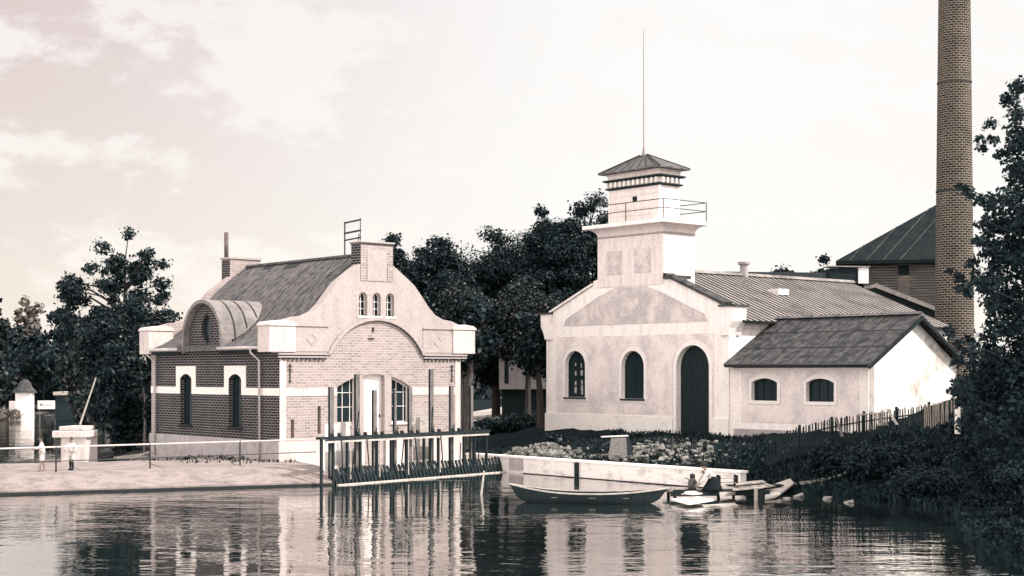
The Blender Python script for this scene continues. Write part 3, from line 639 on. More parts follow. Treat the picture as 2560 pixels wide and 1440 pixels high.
# long body
BL = 18.6
MB().box(.502, BL, .1, .5, .6, 7.25).build('side_wall', 'plaster_white', wh)
MB().box(.502, BL, FW-.5, FW-.1, .6, 7.25).build('side_wall', 'plaster_white', wh)
MB().prism([(.1, .6), (FW-.1, .6), (FW-.1, 7.2), (MY, 10.0), (.1, 7.2)], 'x', BL, BL+.4).build('rear_wall', 'plaster_white', wh)
MB().box(.51, 5.0, -.0, .098, 6.95, 7.2).build('eaves_cornice', 'plaster_white', wh)
s_ = (10.2-7.32)/(MY+.45)
prf = [(-.45, 7.32), (MY, 10.2), (FW+.35, 7.32), (FW+.35, 7.2), (MY, 10.08), (-.45, 7.2)]
ro = MB().prism(prf, 'x', .64, BL+.5).build('roof', 'tile_pan', wh)
m2 = MB()
x = .75
while x < BL+.35:
    for (ya, za, yb, zb) in ((-.45, 7.32, MY, 10.2),):
        w2_ = .10
        m2.add([(x-w2_, ya, za+.003), (x, ya, za+.022), (x+w2_, ya, za+.003), (x-w2_, yb, zb+.003), (x, yb, zb+.022), (x+w2_, yb, zb+.003)], [(0, 1, 4, 3), (1, 2, 5, 4), (0, 2, 1), (3, 4, 5)])
    x += .46
m2.build('roof_rolls', 'tile_roll', ro)
m2 = MB(); m2.prism([(MY-.2, 10.2), (MY+.2, 10.2), (MY+.06, 10.36), (MY-.06, 10.36)], 'x', 2.5, BL+.5); m2.build('ridge_cap', 'tile_roll', ro)
m2 = MB(); yy = 4.0; z_ = 7.32+s_*(yy+.45); m2.box(8.2, 9.1, yy-.4, yy+.35, z_-.1, z_+.22); m2.build('skylight', 'white', ro)
m2 = MB(); m2.lathe([(.24, 10.1), (.22, 10.8), (.34, 10.86), (.36, 10.98), (.2, 11.05)], (9.0, MY), 12); m2.build('roof_vent', 'foundation', ro)
# tower
m2 = MB(); m2.box(-.03, 2.32, T0, T1, 9.3, 11.9); m2.build('tower_shaft', 'plaster_pink', wh)
m2 = MB(); m2.box(-.045, -.032, 7.35, 8.45, 9.95, 11.2); m2.build('render_field', 'plaster_grey', wh)
m2 = MB(); m2.box(-.045, -.032, 5.25, 6.45, 9.95, 11.25); m2.build('render_field', 'plaster_grey', wh)
MB().box(-.05, 2.34, T0-.02, T1+.02, 11.92, 12.0).build('tower_string', 'foundation', wh)
def flare(x0, x1, y0, y1, prof):   # prof: (offset, z)
    mb = MB()
    for o_, z in prof: mb.v += [(x0-o_, y0-o_, z), (x1+o_, y0-o_, z), (x1+o_, y1+o_, z), (x0-o_, y1+o_, z)]
    for i in range(len(prof)-1):
        for j in range(4): mb.f.append((i*4+j, i*4+(j+1) % 4, i*4+4+(j+1) % 4, i*4+4+j))
    mb.f.append((3, 2, 1, 0)); k = (len(prof)-1)*4; mb.f.append((k, k+1, k+2, k+3)); return mb
flare(-.03, 2.32, T0, T1, [(0, 12.005), (.02, 12.1), (.07, 12.2), (.16, 12.3), (.30, 12.38), (.36, 12.40)]).build('tower_cornice', 'plaster_pink', wh)
SL = (-.60, 2.85, T0-.55, T1+.62)
MB().box(*SL, 12.402, 12.60).build('balcony_slab', 'plaster_white', wh, bevel=.02)
LX0, LX1, LY0, LY1 = .28, 1.72, 4.92, 8.62
tw = MB().box(LX0, LX1, LY0, LY1, 12.602, 14.62).build('lantern', 'plaster_pink', wh)
m2 = MB(); [m2.box(a-.03, a+.09, b-.03, b+.09, 12.61, 14.5) for a, b in ((LX0, LY0), (LX1-.06, LY0), (LX0, LY1-.06))]; m2.build('corner_post', 'white', tw)
m2 = MB(); [m2.box(LX0-.012, LX0-.002, LY0+.1, LY1-.1, z, z+.02) for z in (13.0, 13.35, 13.7, 14.05)]; m2.build('board_joints', 'plaster_grey', tw)
m2 = MB(); m2.box(LX0-.03, LX0-.002, 6.55, 6.85, 13.75, 14.0); m2.build('peephole', 'dark_in', tw)
flare(LX0, LX1, LY0, LY1, [(.03, 14.45), (.16, 14.5), (.16, 14.56), (.06, 14.58)]).build('lower_moulding', 'wood_dark', tw)
m2 = MB()
for y in np.arange(LY0+.05, LY1, .33): m2.box(LX0-.18, LX0-.004, y, y+.12, 14.6, 14.86)
for x in np.arange(LX0+.05, LX1, .33): m2.box(x, x+.12, LY0-.18, LY0-.004, 14.6, 14.86)
m2.box(LX0-.001, LX1, LY0, LY1, 14.621, 14.88); m2.build('brackets', 'white', tw)
flare(LX0, LX1, LY0, LY1, [(.16, 14.88), (.26, 14.92), (.26, 14.99), (.1, 15.0)]).build('upper_moulding', 'wood_dark', tw)
flare(LX0, LX1, LY0, LY1, [(.06, 15.0), (.06, 15.2), (.2, 15.28)]).build('frieze', 'plaster_pink', tw)
mb = MB(); e_ = (LX0-.42, LX1+.42, LY0-.42, LY1+.42); cx_, cy_ = (LX0+LX1)/2, (LY0+LY1)/2
mb.v = [(e_[0], e_[2], 15.30), (e_[1], e_[2], 15.30), (e_[1], e_[3], 15.30), (e_[0], e_[3], 15.30), (e_[0], e_[2], 15.36), (e_[1], e_[2], 15.36), (e_[1], e_[3], 15.36), (e_[0], e_[3], 15.36), (cx_, cy_-.25, 16.25), (cx_, cy_+.25, 16.25)]
mb.f = [(3, 2, 1, 0), (0, 1, 5, 4), (1, 2, 6, 5), (2, 3, 7, 6), (3, 0, 4, 7), (4, 5, 8), (5, 6, 9, 8), (6, 7, 9), (7, 4, 8, 9)]
tr = mb.build('tower_roof', 'roof_felt', wh)
m2 = MB(); [m2.tube([(e_[0]+.0, y, 15.37), (cx_, cy_+(y-cy_)*.1, 16.24)], .022, 5) for y in np.linspace(e_[2]+.3, e_[3]-.3, 7)]; [m2.tube([p, (cx_, cy_+d, 16.26)], .04, 5) for p, d in (((e_[0], e_[2], 15.37), -.25), ((e_[0], e_[3], 15.37), .25), ((e_[1], e_[2], 15.37), -.25))]; m2.build('roof_seams', 'roof_line', tr)
m2 = MB(); m2.tube([(cx_, cy_, 16.2), (cx_, cy_, 16.45), (cx_, cy_, 16.7)], [.1, .06, .03], 8); m2.tube([(cx_, cy_, 16.6), (cx_, cy_, 22.8)], [.028, .015], 6); m2.build('lightning_rod', mat('rod_iron', (.22, .18, .16), .6), tr)
# balcony railing
m2 = MB(); P_ = [(LX0-.03, LY1+.1), (-.5, LY1-.1), (-.5, SL[2]+.12), (SL[1]-.12, SL[2]+.12), (SL[1]-.12, LY1)]
for z in (13.15, 13.6): m2.tube([(x, y, z) for x, y in P_], .022, 5)
for x, y in ((-.5, LY1-.1), (-.5, 6.6), (-.5, SL[2]+.12), (SL[1]-.12, SL[2]+.12), (SL[1]-.12, 6.4)): m2.tube([(x, y, 12.6), (x, y, 13.6)], .025, 5)
m2.build('balcony_railing', 'iron', wh)
# ---------------------------------------------------------------- annex
ax_ = thing('low_annex', 'low white annex with dark felt roof and two small arched windows beside the white house', 'annex', (WO[0], WO[1], 0), ANG)
AY = -8.15; AD = 7.0
aw = [arch(-2.97, -1.40, 3.43, 4.30, 10, .20), arch(-6.26, -4.68, 3.43, 4.30, 10, .20)]
MB().prism([(AY, .6), (-.004, .6), (-.004, 5.2), (AY, 5.2)], 'x', .06, .45, aw).build('front_wall', 'plaster_white', ax_)
MB().prism([(AY+.55, 2.4), (-.75, 2.4), (-.75, 4.85), (AY+.55, 4.85)], 'x', .04, .057, [grow(h, .2) for h in aw]).build('render_field', 'plaster_field', ax_)
MB().box(-.0, .058, AY, -.3, .6, 2.05).build('plinth', 'foundation', ax_)
for h in aw: MB().prism(grow(h, .16), 'x', .01, .056, [h]).build('window_surround', 'white', ax_)
def win_at(h, mv):
    o = window(ax_, h, 'x', .25, mv, (.5,), fm='wood_dark', fr=.07); return o
win_at(aw[0], (.33, .66)); win_at(aw[1], (.33, .66))
MB().prism([(.06, .6), (AD, .6), (AD, 5.2), (3.55, 7.25), (.06, 5.2)], 'y', AY, AY+.4).build('gable_wall', 'plaster_side', ax_)
m2 = MB(); m2.box(.015, .058, AY-.0, AY+.42, 1.2, 4.98); m2.build('corner_strip', 'white', ax_)
m2 = MB(); m2.box(-.08, .058, AY-.05, -.35, 4.9, 4.998); m2.box(-.16, .058, AY-.05, -.35, 5.092, 5.2); m2.build('eaves_cornice', 'white', ax_)
m2 = MB(); m2.box(-.12, .057, AY-.05, -.35, 5.0, 5.09); m2.build('eaves_shadow_strip', 'roof_line', ax_)  # dark strip paints the shadow line under the eaves
m2 = MB(); m2.prism([(-.42, 5.19), (3.6, 7.5), (AD+.3, 5.35), (AD+.3, 5.2), (3.6, 7.33), (-.36, 5.02)], 'y', AY-.32, -.01)
rf = m2.build('roof', 'roof_dark', ax_)
m2 = MB(); sl_ = (7.5-5.19)/(3.6+.42)
for x in (.9, 2.25):
    z = 5.19+sl_*(x+.42); m2.box(x-.02, x+.02, AY-.3, -.05, z-.02, z+.022)
for y in np.arange(AY+.5, -.3, .95):
    off = .0
    m2.add([(-.4, y-.035, 5.2+.022), (-.4, y+.035, 5.2+.022), (3.55, y+.035, 7.51), (3.55, y-.035, 7.51)], [(0, 1, 2, 3)])
m2.build('roof_laps', 'roof_line', rf)
m2 = MB(); m2.prism([(-.5, 5.04), (3.6, 7.38), (7.35, 5.18), (7.35, 5.04), (3.6, 7.2), (-.4, 4.94)], 'y', AY-.42, AY-.33); m2.build('bargeboard', 'wood_dark', rf)
m2 = MB(); m2.tube([(-.46, AY-.2, 5.12), (-.46, -.15, 5.12)], .07, 8); m2.build('gutter', 'iron', rf, smooth=True)
m2 = MB(); m2.prism([(3.35, 7.48), (3.85, 7.48), (3.6, 7.6)], 'y', AY-.34, -.02); m2.build('ridge_cap', 'roof_felt', rf)
# ================================================================ TALL CHIMNEY, BARN, OUTBUILDINGS
CD = 96
cxx = at(2386, CD)[0]
tc_ = thing('factory_chimney', 'very tall round brick factory chimney rising out of the frame beside the leaves', 'chimney', (cxx, CD, 1.5))
rb = 52*CD/3700; 
m2 = MB(); n_ = 40; zs = np.linspace(0, 34, 35)
for z in zs:
    r_ = 1.30 - .0107*z
    for j in range(n_): t = 2*math.pi*j/n_; m2.v.append((r_*math.cos(t), r_*math.sin(t), z))
for i in range(len(zs)-1):
    for j in range(n_): j2 = (j+1) % n_; m2.f.append((i*n_+j, i*n_+j2, (i+1)*n_+j2, (i+1)*n_+j))
so_ = m2.build('shaft', 'brick_chim', tc_, uvf=lambda v: ((math.atan2(v.y, v.x) if math.atan2(v.y, v.x) > -math.pi+.001 else math.pi)*1.21, v.z), smooth=False)
MB().tube([(0, 0, 14.95), (0, 0, 15.05)], 1.175, 40).build('iron_hoop', 'iron', tc_)
MB().tube([(0, 0, 22.0), (0, 0, 22.1)], 1.10, 40).build('iron_hoop', 'iron', tc_)
m2 = MB(); m2.lathe([(1.0, 33.8), (1.25, 34.4), (1.25, 34.9), (.95, 35)], (0, 0), 32); m2.build('crown', 'brick_chim', tc_)
# barn
BD = 112
ba = thing('plank_barn', 'tall plank-walled barn with dark pyramid roof half hidden behind the factory chimney', 'barn', (at(2290, BD)[0], BD, 1.5), R(-14)); ba['zo'] = 0
def zb(y, d=BD): return 4.8-(y-930)/3700*d-1.5
xl, xr = at(2128, BD)[0]-at(2290, BD)[0], at(2412, BD)[0]-at(2290, BD)[0]
zt = zb(655)
wl = mat('barn_planks', (.13, .12, .115), .9, col2=(.27, .215, .155), vs=.9, stretch=(.6, .6, 7), bump=.6, bs=6, thr=(.48, .68), detail=9)
wx = arch(-.05, 1.25, zb(690), zb(690)+1.2, 4, .02)
wx = [(-1.3, zb(688)), (-.5, zb(688)), (-.5, zb(662)), (-1.3, zb(662))]
MB().prism([(xl, -1), (xr, -1), (xr, zt), (xl, zt)], 'y', 0, .2, [wx]).build('front_wall', wl, ba)
m2 = MB(); z = 0
while z < zt-.1: m2.box(xl, -1.32, -.03, -.002, z, z+.05); m2.box(-.48, xr, -.03, -.002, z, z+.04); z += .2
m2.build('plank_edges', 'wood_dark', ba)
m2 = MB(); m2.box(xl, xl+.2, .2, 9, -1, zt); m2.box(xr-.2, xr, .2, 9, -1, zt); m2.box(xl+.2, xr-.2, 8.8, 9, -1, zt); m2.build('side_wall', wl, ba)
MB().prism(wx, 'y', .12, .16).build('window', 'dark_in', ba)
mb = MB(); ex0, ex1, ey0, ey1 = xl-1.0, xr+.6, -1.0, 9.6; px_ = at(2384, BD)[0]-at(2290, BD)[0]
mb.v = [(ex0, ey0, zt-.15), (ex1, ey0, zt-.15), (ex1, ey1, zt-.15), (ex0, ey1, zt-.15), (ex0, ey0, zt+.12), (ex1, ey0, zt+.12), (ex1, ey1, zt+.12), (ex0, ey1, zt+.12), (px_, 4.2, zb(492, BD+4.2)), ]
mb.f = [(3, 2, 1, 0), (0, 1, 5, 4), (1, 2, 6, 5), (2, 3, 7, 6), (3, 0, 4, 7), (4, 5, 8), (5, 6, 8), (6, 7, 8), (7, 4, 8)]
bro = mb.build('roof', 'roof_black', ba)
m2 = MB()
top_ = Vector(mb.v[8]); sl2 = .5*(px_-ex0)
for f in np.linspace(.1, .95, 8):
    x = ex0+(ex1-ex0)*f; k = min(.9, (x-ex0)/(px_-ex0-sl2)); x2 = x+sl2*k
    if x2 > px_-(1-k)*.2: continue
    m2.tube([(x, ey0+.02, zt+.14), (x2, ey0+(4.2-ey0)*k, zt+.15+(top_.z-zt-.12)*k)], .025, 5)
m2.build('roof_seams', 'roof_felt', bro)['kind'] = 'stuff'
# long low dark shed roof behind the white house with a white chimney
sh = thing('long_shed', 'long low dark-roofed shed showing behind the ridge of the white house', 'shed', (at(2060, 106)[0], 106, 1.5), R(8))
z1 = 4.8-(674-930)/3700*106-1.5
m2 = MB(); m2.box(-7, 3.2, 0, 6, -.5, z1-1.2); m2.build('wall', 'wood_dark', sh)
MB().prism([(-.4, z1-1.3), (6.4, z1-1.3), (3, z1)], 'x', -7.3, 3.4).build('roof', 'roof_black', sh)
m2 = MB(); m2.box(2.35, 3.1, -.6, .6, z1-1.0, z1+.15); c_ = m2.build('chimney', 'plaster_white', sh)
MB().box(.3, 2.34, -.5, .5, z1-1.0, z1+.06).build('dark_stack', 'wood_dark', sh)
MB().box(.2, 3.2, -.7, .7, z1+.152, z1+.24).build('cap', 'tile_roll', c_)
# raked roof lower right
rs = thing('sloping_outbuilding', 'dark outbuilding whose roof slopes down with a pale edge before the barn', 'outbuilding', (at(2250, 101)[0], 101, 1.5))
def zo_(y, d=101): return 4.8-(y-930)/3700*d-1.5
X = lambda px: at(px, 101)[0]-at(2250, 101)[0]
MB().prism([(X(2080), -1), (X(2400), -1), (X(2400), zo_(803)), (X(2190), zo_(722)), (X(2080), zo_(722))], 'y', 0, 3).build('wall', 'wood_dark', rs)
MB().prism([(X(2185), zo_(719)), (X(2400), zo_(802)), (X(2400), zo_(792)), (X(2190), zo_(709))], 'y', -.3, 3.2).build('verge', 'tile_roll', rs)
# ================================================================ SLUICE
SO = (-7.64, 62.8); SA = R(49.8)
sl = thing('sluice', 'timber sluice with tall gate boards, dark beam and picket rack between quay and wall', 'sluice', (SO[0], SO[1], 0), SA)
MB().box(-.72, 10.1, -.12, .22, 1.95, 2.05).build('top_beam', 'wood_dark', sl)
MB().box(-.45, 10.0, -.14, -.08, 1.80, 1.88).build('lower_rail', 'wood_pale', sl)
m2 = MB(); m2.box(-.45, 10.0, -.13, -.07, 1.885, 1.945); m2.build('shade_strip', 'wood_dark', sl)  # dark strip stands in for the shade below the beam
gates = [(.23, 4.17, .24), (1.76, 4.71, .25), (2.81, 4.01, .22), (4.08, 4.05, .15), (5.05, 4.10, .22), (6.45, 4.93, .24), (7.81, 4.16, .22), (9.2, 4.15, .18)]
for x, z, wd in gates:
    g_ = MB().box(x-wd/2, x+wd/2, .24, .36, -.5, z).build('gate_board', 'wood_grey', sl, bevel=.012)
    MB().box(x-wd/2-.004, x-wd/2-.001, .245, .355, 0, z-.02).build('shaded_edge', 'wood_dark', g_)  # dark skin paints the unlit left edge of each board
    m3 = MB(); m3.tube([(x-wd/2-.14, .0, 2.12), (x-wd/2-.03, .0, 2.12)], .085, 8); m3.tube([(x+wd/2+.03, .0, 2.12), (x+wd/2+.14, .0, 2.12)], .085, 8); m3.tube([(x-wd/2-.12, 0, 2.05), (x-wd/2-.02, 0, 2.35)], .03, 6); m3.build('winch', 'iron', g_)
for x in (-.6, .07, .89, 1.66, 2.66, 3.55, 4.5, 5.65, 6.6, 7.4, 8.35, 9.1, 9.95): MB().box(x-.045, x+.045, -.05, .06, -.8, 1.945).build('post', 'wood_dark', sl)
for x in (1.0, 2.75, 4.55, 6.62): MB().box(x-.02, x+.02, -.11, -.065, .2, 1.8).build('pale_stud', 'wood_pale', sl)
for (x0, z0, x1, z1_) in ((-.35, .7, 0, 1.95), (.4, 1.9, .75, .3), (1.0, .4, 1.7, 3.1), (1.9, 1.9, 2.35, .35), (4.0, .4, 4.5, 1.9), (4.9, 1.85, 5.4, .4), (5.9, .5, 6.35, 3.2), (6.6, 1.9, 7.05, .5), (7.4, .5, 7.7, 1.9), (7.95, 1.5, 8.2, .5), (8.8, .6, 9.05, 1.9), (9.3, 1.7, 9.5, .6)):
    MB().bar((x0, -.16, z0), (x1, .12, z1_), .045).build('brace', 'wood_dark', sl)
# picket rack
m2 = MB(); x = .1
random.seed(2)
while x < 12.3:
    j = random.uniform(-.02, .02); m2.bar((x+j, .10, .70+.02*x/12+random.uniform(-.04, .04)), (x+.13+j, -.22, -.25), .13, .05, up=(0, 1, 0)); x += .235
m2.build('rack_bars', 'wood_dark', sl)
MB().bar((.1, .2, .30), (12.2, .2, .34), .07).build('rack_rail', 'wood_dark', sl)
MB().box(.08, 12.25, .12, .16, -.6, .38).build('rack_board', 'wood_dark', sl)
MB().bar((.0, -.36, .02), (12.5, -.36, .02), .12, .06).build('floating_boom', 'wood_pale', sl)
for x0, x1, z0, z1_, mm in ((.45, 1.1, 2.08, 2.55, 'white'), (1.12, 1.9, 2.08, 2.62, 'plaster_grey'), (2.0, 2.5, 2.08, 2.62, 'brick_pale'), (5.9, 7.25, 2.08, 2.72, 'wood_pale')):
    MB().box(x0, x1, .9, .94, z0-2.6, z1_).build('gate_panel', mm, sl)
# concrete sill behind the rack
cs = thing('concrete_sill', 'rounded pale concrete hump in the forebay behind the picket rack', 'sill', (SO[0]+3.4*math.cos(SA)-1.6*math.sin(SA), SO[1]+3.4*math.sin(SA)+1.6*math.cos(SA), 0), SA)
m2 = MB(); m2.prism([(.95*math.cos(t), .62*math.sin(t)) for t in np.linspace(0, math.pi, 16)] + [(-.95, -1), (.95, -1)], 'y', -.5, 1.4); m2.build('concrete_hump', 'concrete', cs)
# ================================================================ RETAINING WALL
rwl = thing('retaining_wall', 'low stained concrete retaining wall with bright coping along the basin', 'wall', (3.08, 67.0, 0), ANG+math.pi/2)
def wl_poly(a, b, y0, y1, z0, z1): return MB().box(a, b, y0, y1, z0, z1)
wl_poly(-9.45, 8.2, -.35, .0, -1.3, .70).build('wall_face', 'concrete_w', rwl)
wl_poly(-9.5, 8.2, -.42, .05, .703, .80).build('coping', 'white', rwl, bevel=.01)
wl_poly(.05, .22, .02, .16, -.8, .70).build('buttress_post', 'wood_dark', rwl)
wl_poly(3.9, 4.9, .003, .05, .15, .69).build('dark_patch', 'foundation', rwl)  # greyer patch on one stretch of the wall face
wl_poly(-9.45, 3.9, .001, .03, -.4, .03).build('waterline_band', 'wood_dark', rwl)
# ================================================================ LEAVES, TREES
def leaves(cent, rad, n, size, seed, up=.35, stray=.5):
    """n small bent leaf sprays scattered through clumps; cent (k,3), rad (k,)"""
    rng = np.random.default_rng(seed); k = len(cent)
    w_ = rad**2/np.sum(rad**2); idx = rng.choice(k, n, p=w_)
    d = rng.normal(size=(n, 3)); d /= np.linalg.norm(d, axis=1)[:, None]
    rr = rad[idx]*(rng.random(n)**.5)*(1+stray*(rng.random(n) < .22))
    c = cent[idx]+d*rr[:, None]*np.array([1, 1, .75])
    nrm = d*.7 + rng.normal(size=(n, 3))*.55 + np.array([0, 0, up]); nrm /= np.linalg.norm(nrm, axis=1)[:, None]
    t = np.cross(nrm, rng.normal(size=(n, 3))); t /= np.linalg.norm(t, axis=1)[:, None]; b = np.cross(nrm, t)
    s = size*(.6+.8*rng.random(n))[:, None]; asp = (.45+.4*rng.random(n))[:, None]
    # leaf of 4 points, slightly folded
    v = np.stack([c-t*s, c-b*s*asp+nrm*s*.12, c+t*s*1.05, c+b*s*asp+nrm*s*.12], 1).reshape(-1, 3)
    f = np.arange(n*4).reshape(-1, 4); return v, f
def leafmesh(name, v, f, m):
    me = bpy.data.meshes.new(name); me.vertices.add(len(v)); me.vertices.foreach_set('co', v.ravel().astype(np.float32))
    me.loops.add(f.size); me.loops.foreach_set('vertex_index', f.ravel().astype(np.int32))
    me.polygons.add(len(f)); me.polygons.foreach_set('loop_start', (np.arange(len(f))*4).astype(np.int32)); me.polygons.foreach_set('loop_total', np.full(len(f), 4, np.int32))
    me.update(); me.materials.append(m); return me
def tree(name, label, cat, x, y, z0, H, Rx, base=.25, nc=60, n=9000, size=.22, seed=1, m='leaf', group=None, cr=.22, lean=0, bark='bark', tr=None, holes=0, shape=1.0, trunk=True):
    root = thing(name, label, cat, (x, y, z0), 0, group); rng = np.random.default_rng(seed)
    zc = H*(base+1)/2; hz_ = H*(1-base)/2
    cs = []
    while len(cs) < nc:
        p = rng.uniform(-1, 1, 3); q_ = np.linalg.norm(p)
        if q_ > 1 or q_ < .25: continue
        ang = math.atan2(p[1], p[0]); lob = .78+.22*math.sin(ang*3+seed)+.12*math.sin(p[2]*5+seed*2)
        taper = 1-(max(p[2], 0)**1.6)*.35*shape
        cs.append((p[0]*Rx*lob*taper+lean*(p[2]+1)/2, p[1]*Rx*lob*taper, zc+p[2]*hz_*(.9+.1*math.sin(ang*2+seed))))
    cs = np.array(cs); rad = Rx*cr*rng.uniform(.6, 1.35, nc)
    lo, hi = (cs[:, 2]-rad*.6).min(), (cs[:, 2]+rad*.6).max(); cs[:, 2] = H*base+(cs[:, 2]-lo)*(H*(1-base))/(hi-lo)
    wx_ = max((cs[:, 0]+rad*.7).max(), -(cs[:, 0]-rad*.7).min()); cs[:, :2] *= Rx/wx_*1.02
    v, f = leaves(cs, rad, n, size, seed)
    crown = bpy.data.objects.new('crown', leafmesh('crown', v, f, M[m])); sc.collection.objects.link(crown); crown.parent = root
    if trunk:
        tr_ = tr or max(.12, H*.022); mb = MB()
        top = (lean*.5, 0, H*.8)
        mb.tube([(0, 0, -.4), (0, 0, .2), (lean*.1, .05, H*.3), (lean*.35, 0, H*.55), top], [tr_*1.5, tr_*1.05, tr_*.85, tr_*.5, tr_*.12], 8)
        for i in np.argsort(-np.linalg.norm((cs-cs.mean(0))*[1, 1, .8], axis=1))[:26]:
            c = cs[i]; hh = max(H*.18, min(H*.7, c[2]-Rx*.35)); st = (lean*.5*hh/(H*.8), 0, hh); md = ((st[0]+c[0])/2+rng.uniform(-.2, .2), (st[1]+c[1])/2, (hh+c[2])/2+.15*abs(c[0]))
            mb.tube([st, md, tuple(c)], [tr_*.4, tr_*.22, tr_*.07], 5)
        mb.build('trunk', bark, root)
    return root
def tpx(name, label, cat, px, d, ytop, ybot, wpx, **k):
    x = at(px, d)[0]; z0 = max(gh(x, d), .05)
    if ybot is not None: zb_ = 4.8-(ybot-930)/3700*d
    H = 4.8-(ytop-930)/3700*d - z0
    return tree(name, label, cat, x, d, z0, H, wpx*d/3700/2, **k)
# left trees
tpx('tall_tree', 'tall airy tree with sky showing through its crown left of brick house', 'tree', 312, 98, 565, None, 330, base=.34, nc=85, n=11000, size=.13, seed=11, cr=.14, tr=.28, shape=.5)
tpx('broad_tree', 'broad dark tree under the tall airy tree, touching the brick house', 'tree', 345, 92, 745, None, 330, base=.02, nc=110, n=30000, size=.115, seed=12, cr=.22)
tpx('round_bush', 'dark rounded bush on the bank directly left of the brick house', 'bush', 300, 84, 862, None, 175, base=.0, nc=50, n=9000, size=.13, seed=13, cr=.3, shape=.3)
tpx('leafy_sapling', 'slender young tree with pale forked stem against the brick house corner', 'tree', 362, 80, 930, None, 60, base=.45, nc=14, n=500, size=.12, seed=14, cr=.35, bark='bark_pale', tr=.09)
grp = 'trees on the far bank at left'
tpx('bank_tree', 'dark spreading far-bank tree right of the white kiosk', 'tree', 165, 172, 770, None, 190, base=.0, nc=60, n=8000, size=.3, seed=15, cr=.25, group=grp)
tpx('bank_tree', 'dark far-bank tree at the left edge above the white kiosk', 'tree', 30, 178, 815, None, 230, base=.0, nc=60, n=8000, size=.3, seed=16, cr=.25, group=grp)
tpx('bank_tree', 'pale hazy feathery tree rising at far left of the treeline', 'tree', 75, 185, 745, None, 120, base=.1, nc=40, n=4500, size=.3, seed=17, cr=.25, m='leaf_pale', group=grp)  # pale leaf colour paints the distance haze on this tree
tpx('bank_tree', 'dark tree cut by the left edge of the picture', 'tree', -25, 150, 735, None, 90, base=.0, nc=40, n=4000, size=.3, seed=18, cr=.28, m='leaf_mid', group=grp)
tpx('bank_tree', 'small lighter tree between far bank trees and the tall airy tree', 'tree', 225, 135, 800, None, 170, base=.0, nc=50, n=6000, size=.27, seed=19, cr=.26, m='leaf_mid', group=grp)
tpx('bank_tree', 'dark low tree overhanging the boathouse on the far bank', 'tree', 110, 166, 860, None, 260, base=.15, nc=50, n=7000, size=.26, seed=20, cr=.25, group=grp)
# middle trees
gm = 'dark trees between the two houses'
mid = [(975, 112, 585, 170, 'leaf', 'dark tree rising just right of the brick gable chimney'), (1090, 106, 592, 210, 'leaf', 'broad dark tree behind the right slope of the brick gable'),
       (1240, 112, 568, 230, 'leaf', 'dark spreading tree midway between the two houses'), (1375, 108, 515, 230, 'leaf', 'tall dark tree left of the lookout tower'),
       (1468, 112, 483, 210, 'leaf', 'tallest dark tree, pressed behind the lookout tower'), (1320, 100, 690, 230, 'leaf_mid', 'speckled sunlit tree beside the left corner of the white house'),
       (1150, 98, 700, 200, 'leaf_mid', 'speckled leafy tree low behind the brick gable shoulder'),
       (1160, 122, 610, 260, 'leaf', 'dark tree filling the canopy behind the leaning trunk'), (1300, 124, 575, 260, 'leaf', 'dark tree filling the canopy left of the white house')]
for i, (px, d, yt, wp, mm, lb) in enumerate(mid):
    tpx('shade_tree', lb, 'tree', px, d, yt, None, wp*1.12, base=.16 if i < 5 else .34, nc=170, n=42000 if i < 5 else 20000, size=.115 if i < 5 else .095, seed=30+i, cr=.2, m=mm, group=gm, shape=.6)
x_, y_ = at(1166, 79)
tree('leaning_tree', 'tree with stout leaning lit trunk just right of the brick house', 'tree', x_, y_, gh(x_, y_), 8.2, 2.0, base=.55, nc=30, n=3500, size=.15, seed=41, cr=.32, lean=.7, bark='bark_pale', tr=.27)
x_, y_ = at(1352, 84)
tree('corner_tree', 'dark tree with forked trunk pressed to the white house left corner', 'tree', x_, y_, gh(x_, y_), 6.5, 1.5, base=.45, nc=26, n=3500, size=.14, seed=42, cr=.35, lean=-.5, tr=.22)
for i, (px, d, yt, wp, lb) in enumerate([(1240, 90, 1045, 90, 'low dark hedge bush right of the sluice'), (1310, 88, 1040, 110, 'low dark hedge bush against the white house left corner')]):
    tpx('hedge_bush', lb, 'bush', px, d, yt, None, wp, base=0, nc=26, n=4000, size=.09, seed=50+i, cr=.4, trunk=False, group='hedge bushes between the houses')
tpx('distant_tree', 'small far tree top between the shed roof and the barn', 'tree', 2060, 135, 640, None, 120, base=.0, nc=70, n=9000, size=.14, seed=64, cr=.2, shape=.3)
tpx('distant_tree', 'tiny far tree crown poking over the long shed roof', 'tree', 1965, 150, 666, None, 120, base=.0, nc=50, n=5000, size=.22, seed=61, cr=.3)
# far wood closing the horizon
mb_v, mb_f = [], []
rng = np.random.default_rng(5); cs = []
for x in np.arange(-150, 90, 3.0): cs.append((x+rng.uniform(-1, 1), 205+rng.uniform(-6, 6), rng.uniform(1, 5.5)))
for x in np.arange(-150, 90, 3.0): cs.append((x+rng.uniform(-1, 1), 203+rng.uniform(-6, 6), rng.uniform(0, 2)))
v, f = leaves(np.array(cs), np.full(len(cs), 3.4), 22000, .45, 9)
fw = bpy.data.objects.new('far_wood', leafmesh('far_wood', v, f, M['leaf'])); sc.collection.objects.link(fw); props(fw, 'dark far wood closing the view behind the houses', 'wood', kind='stuff')
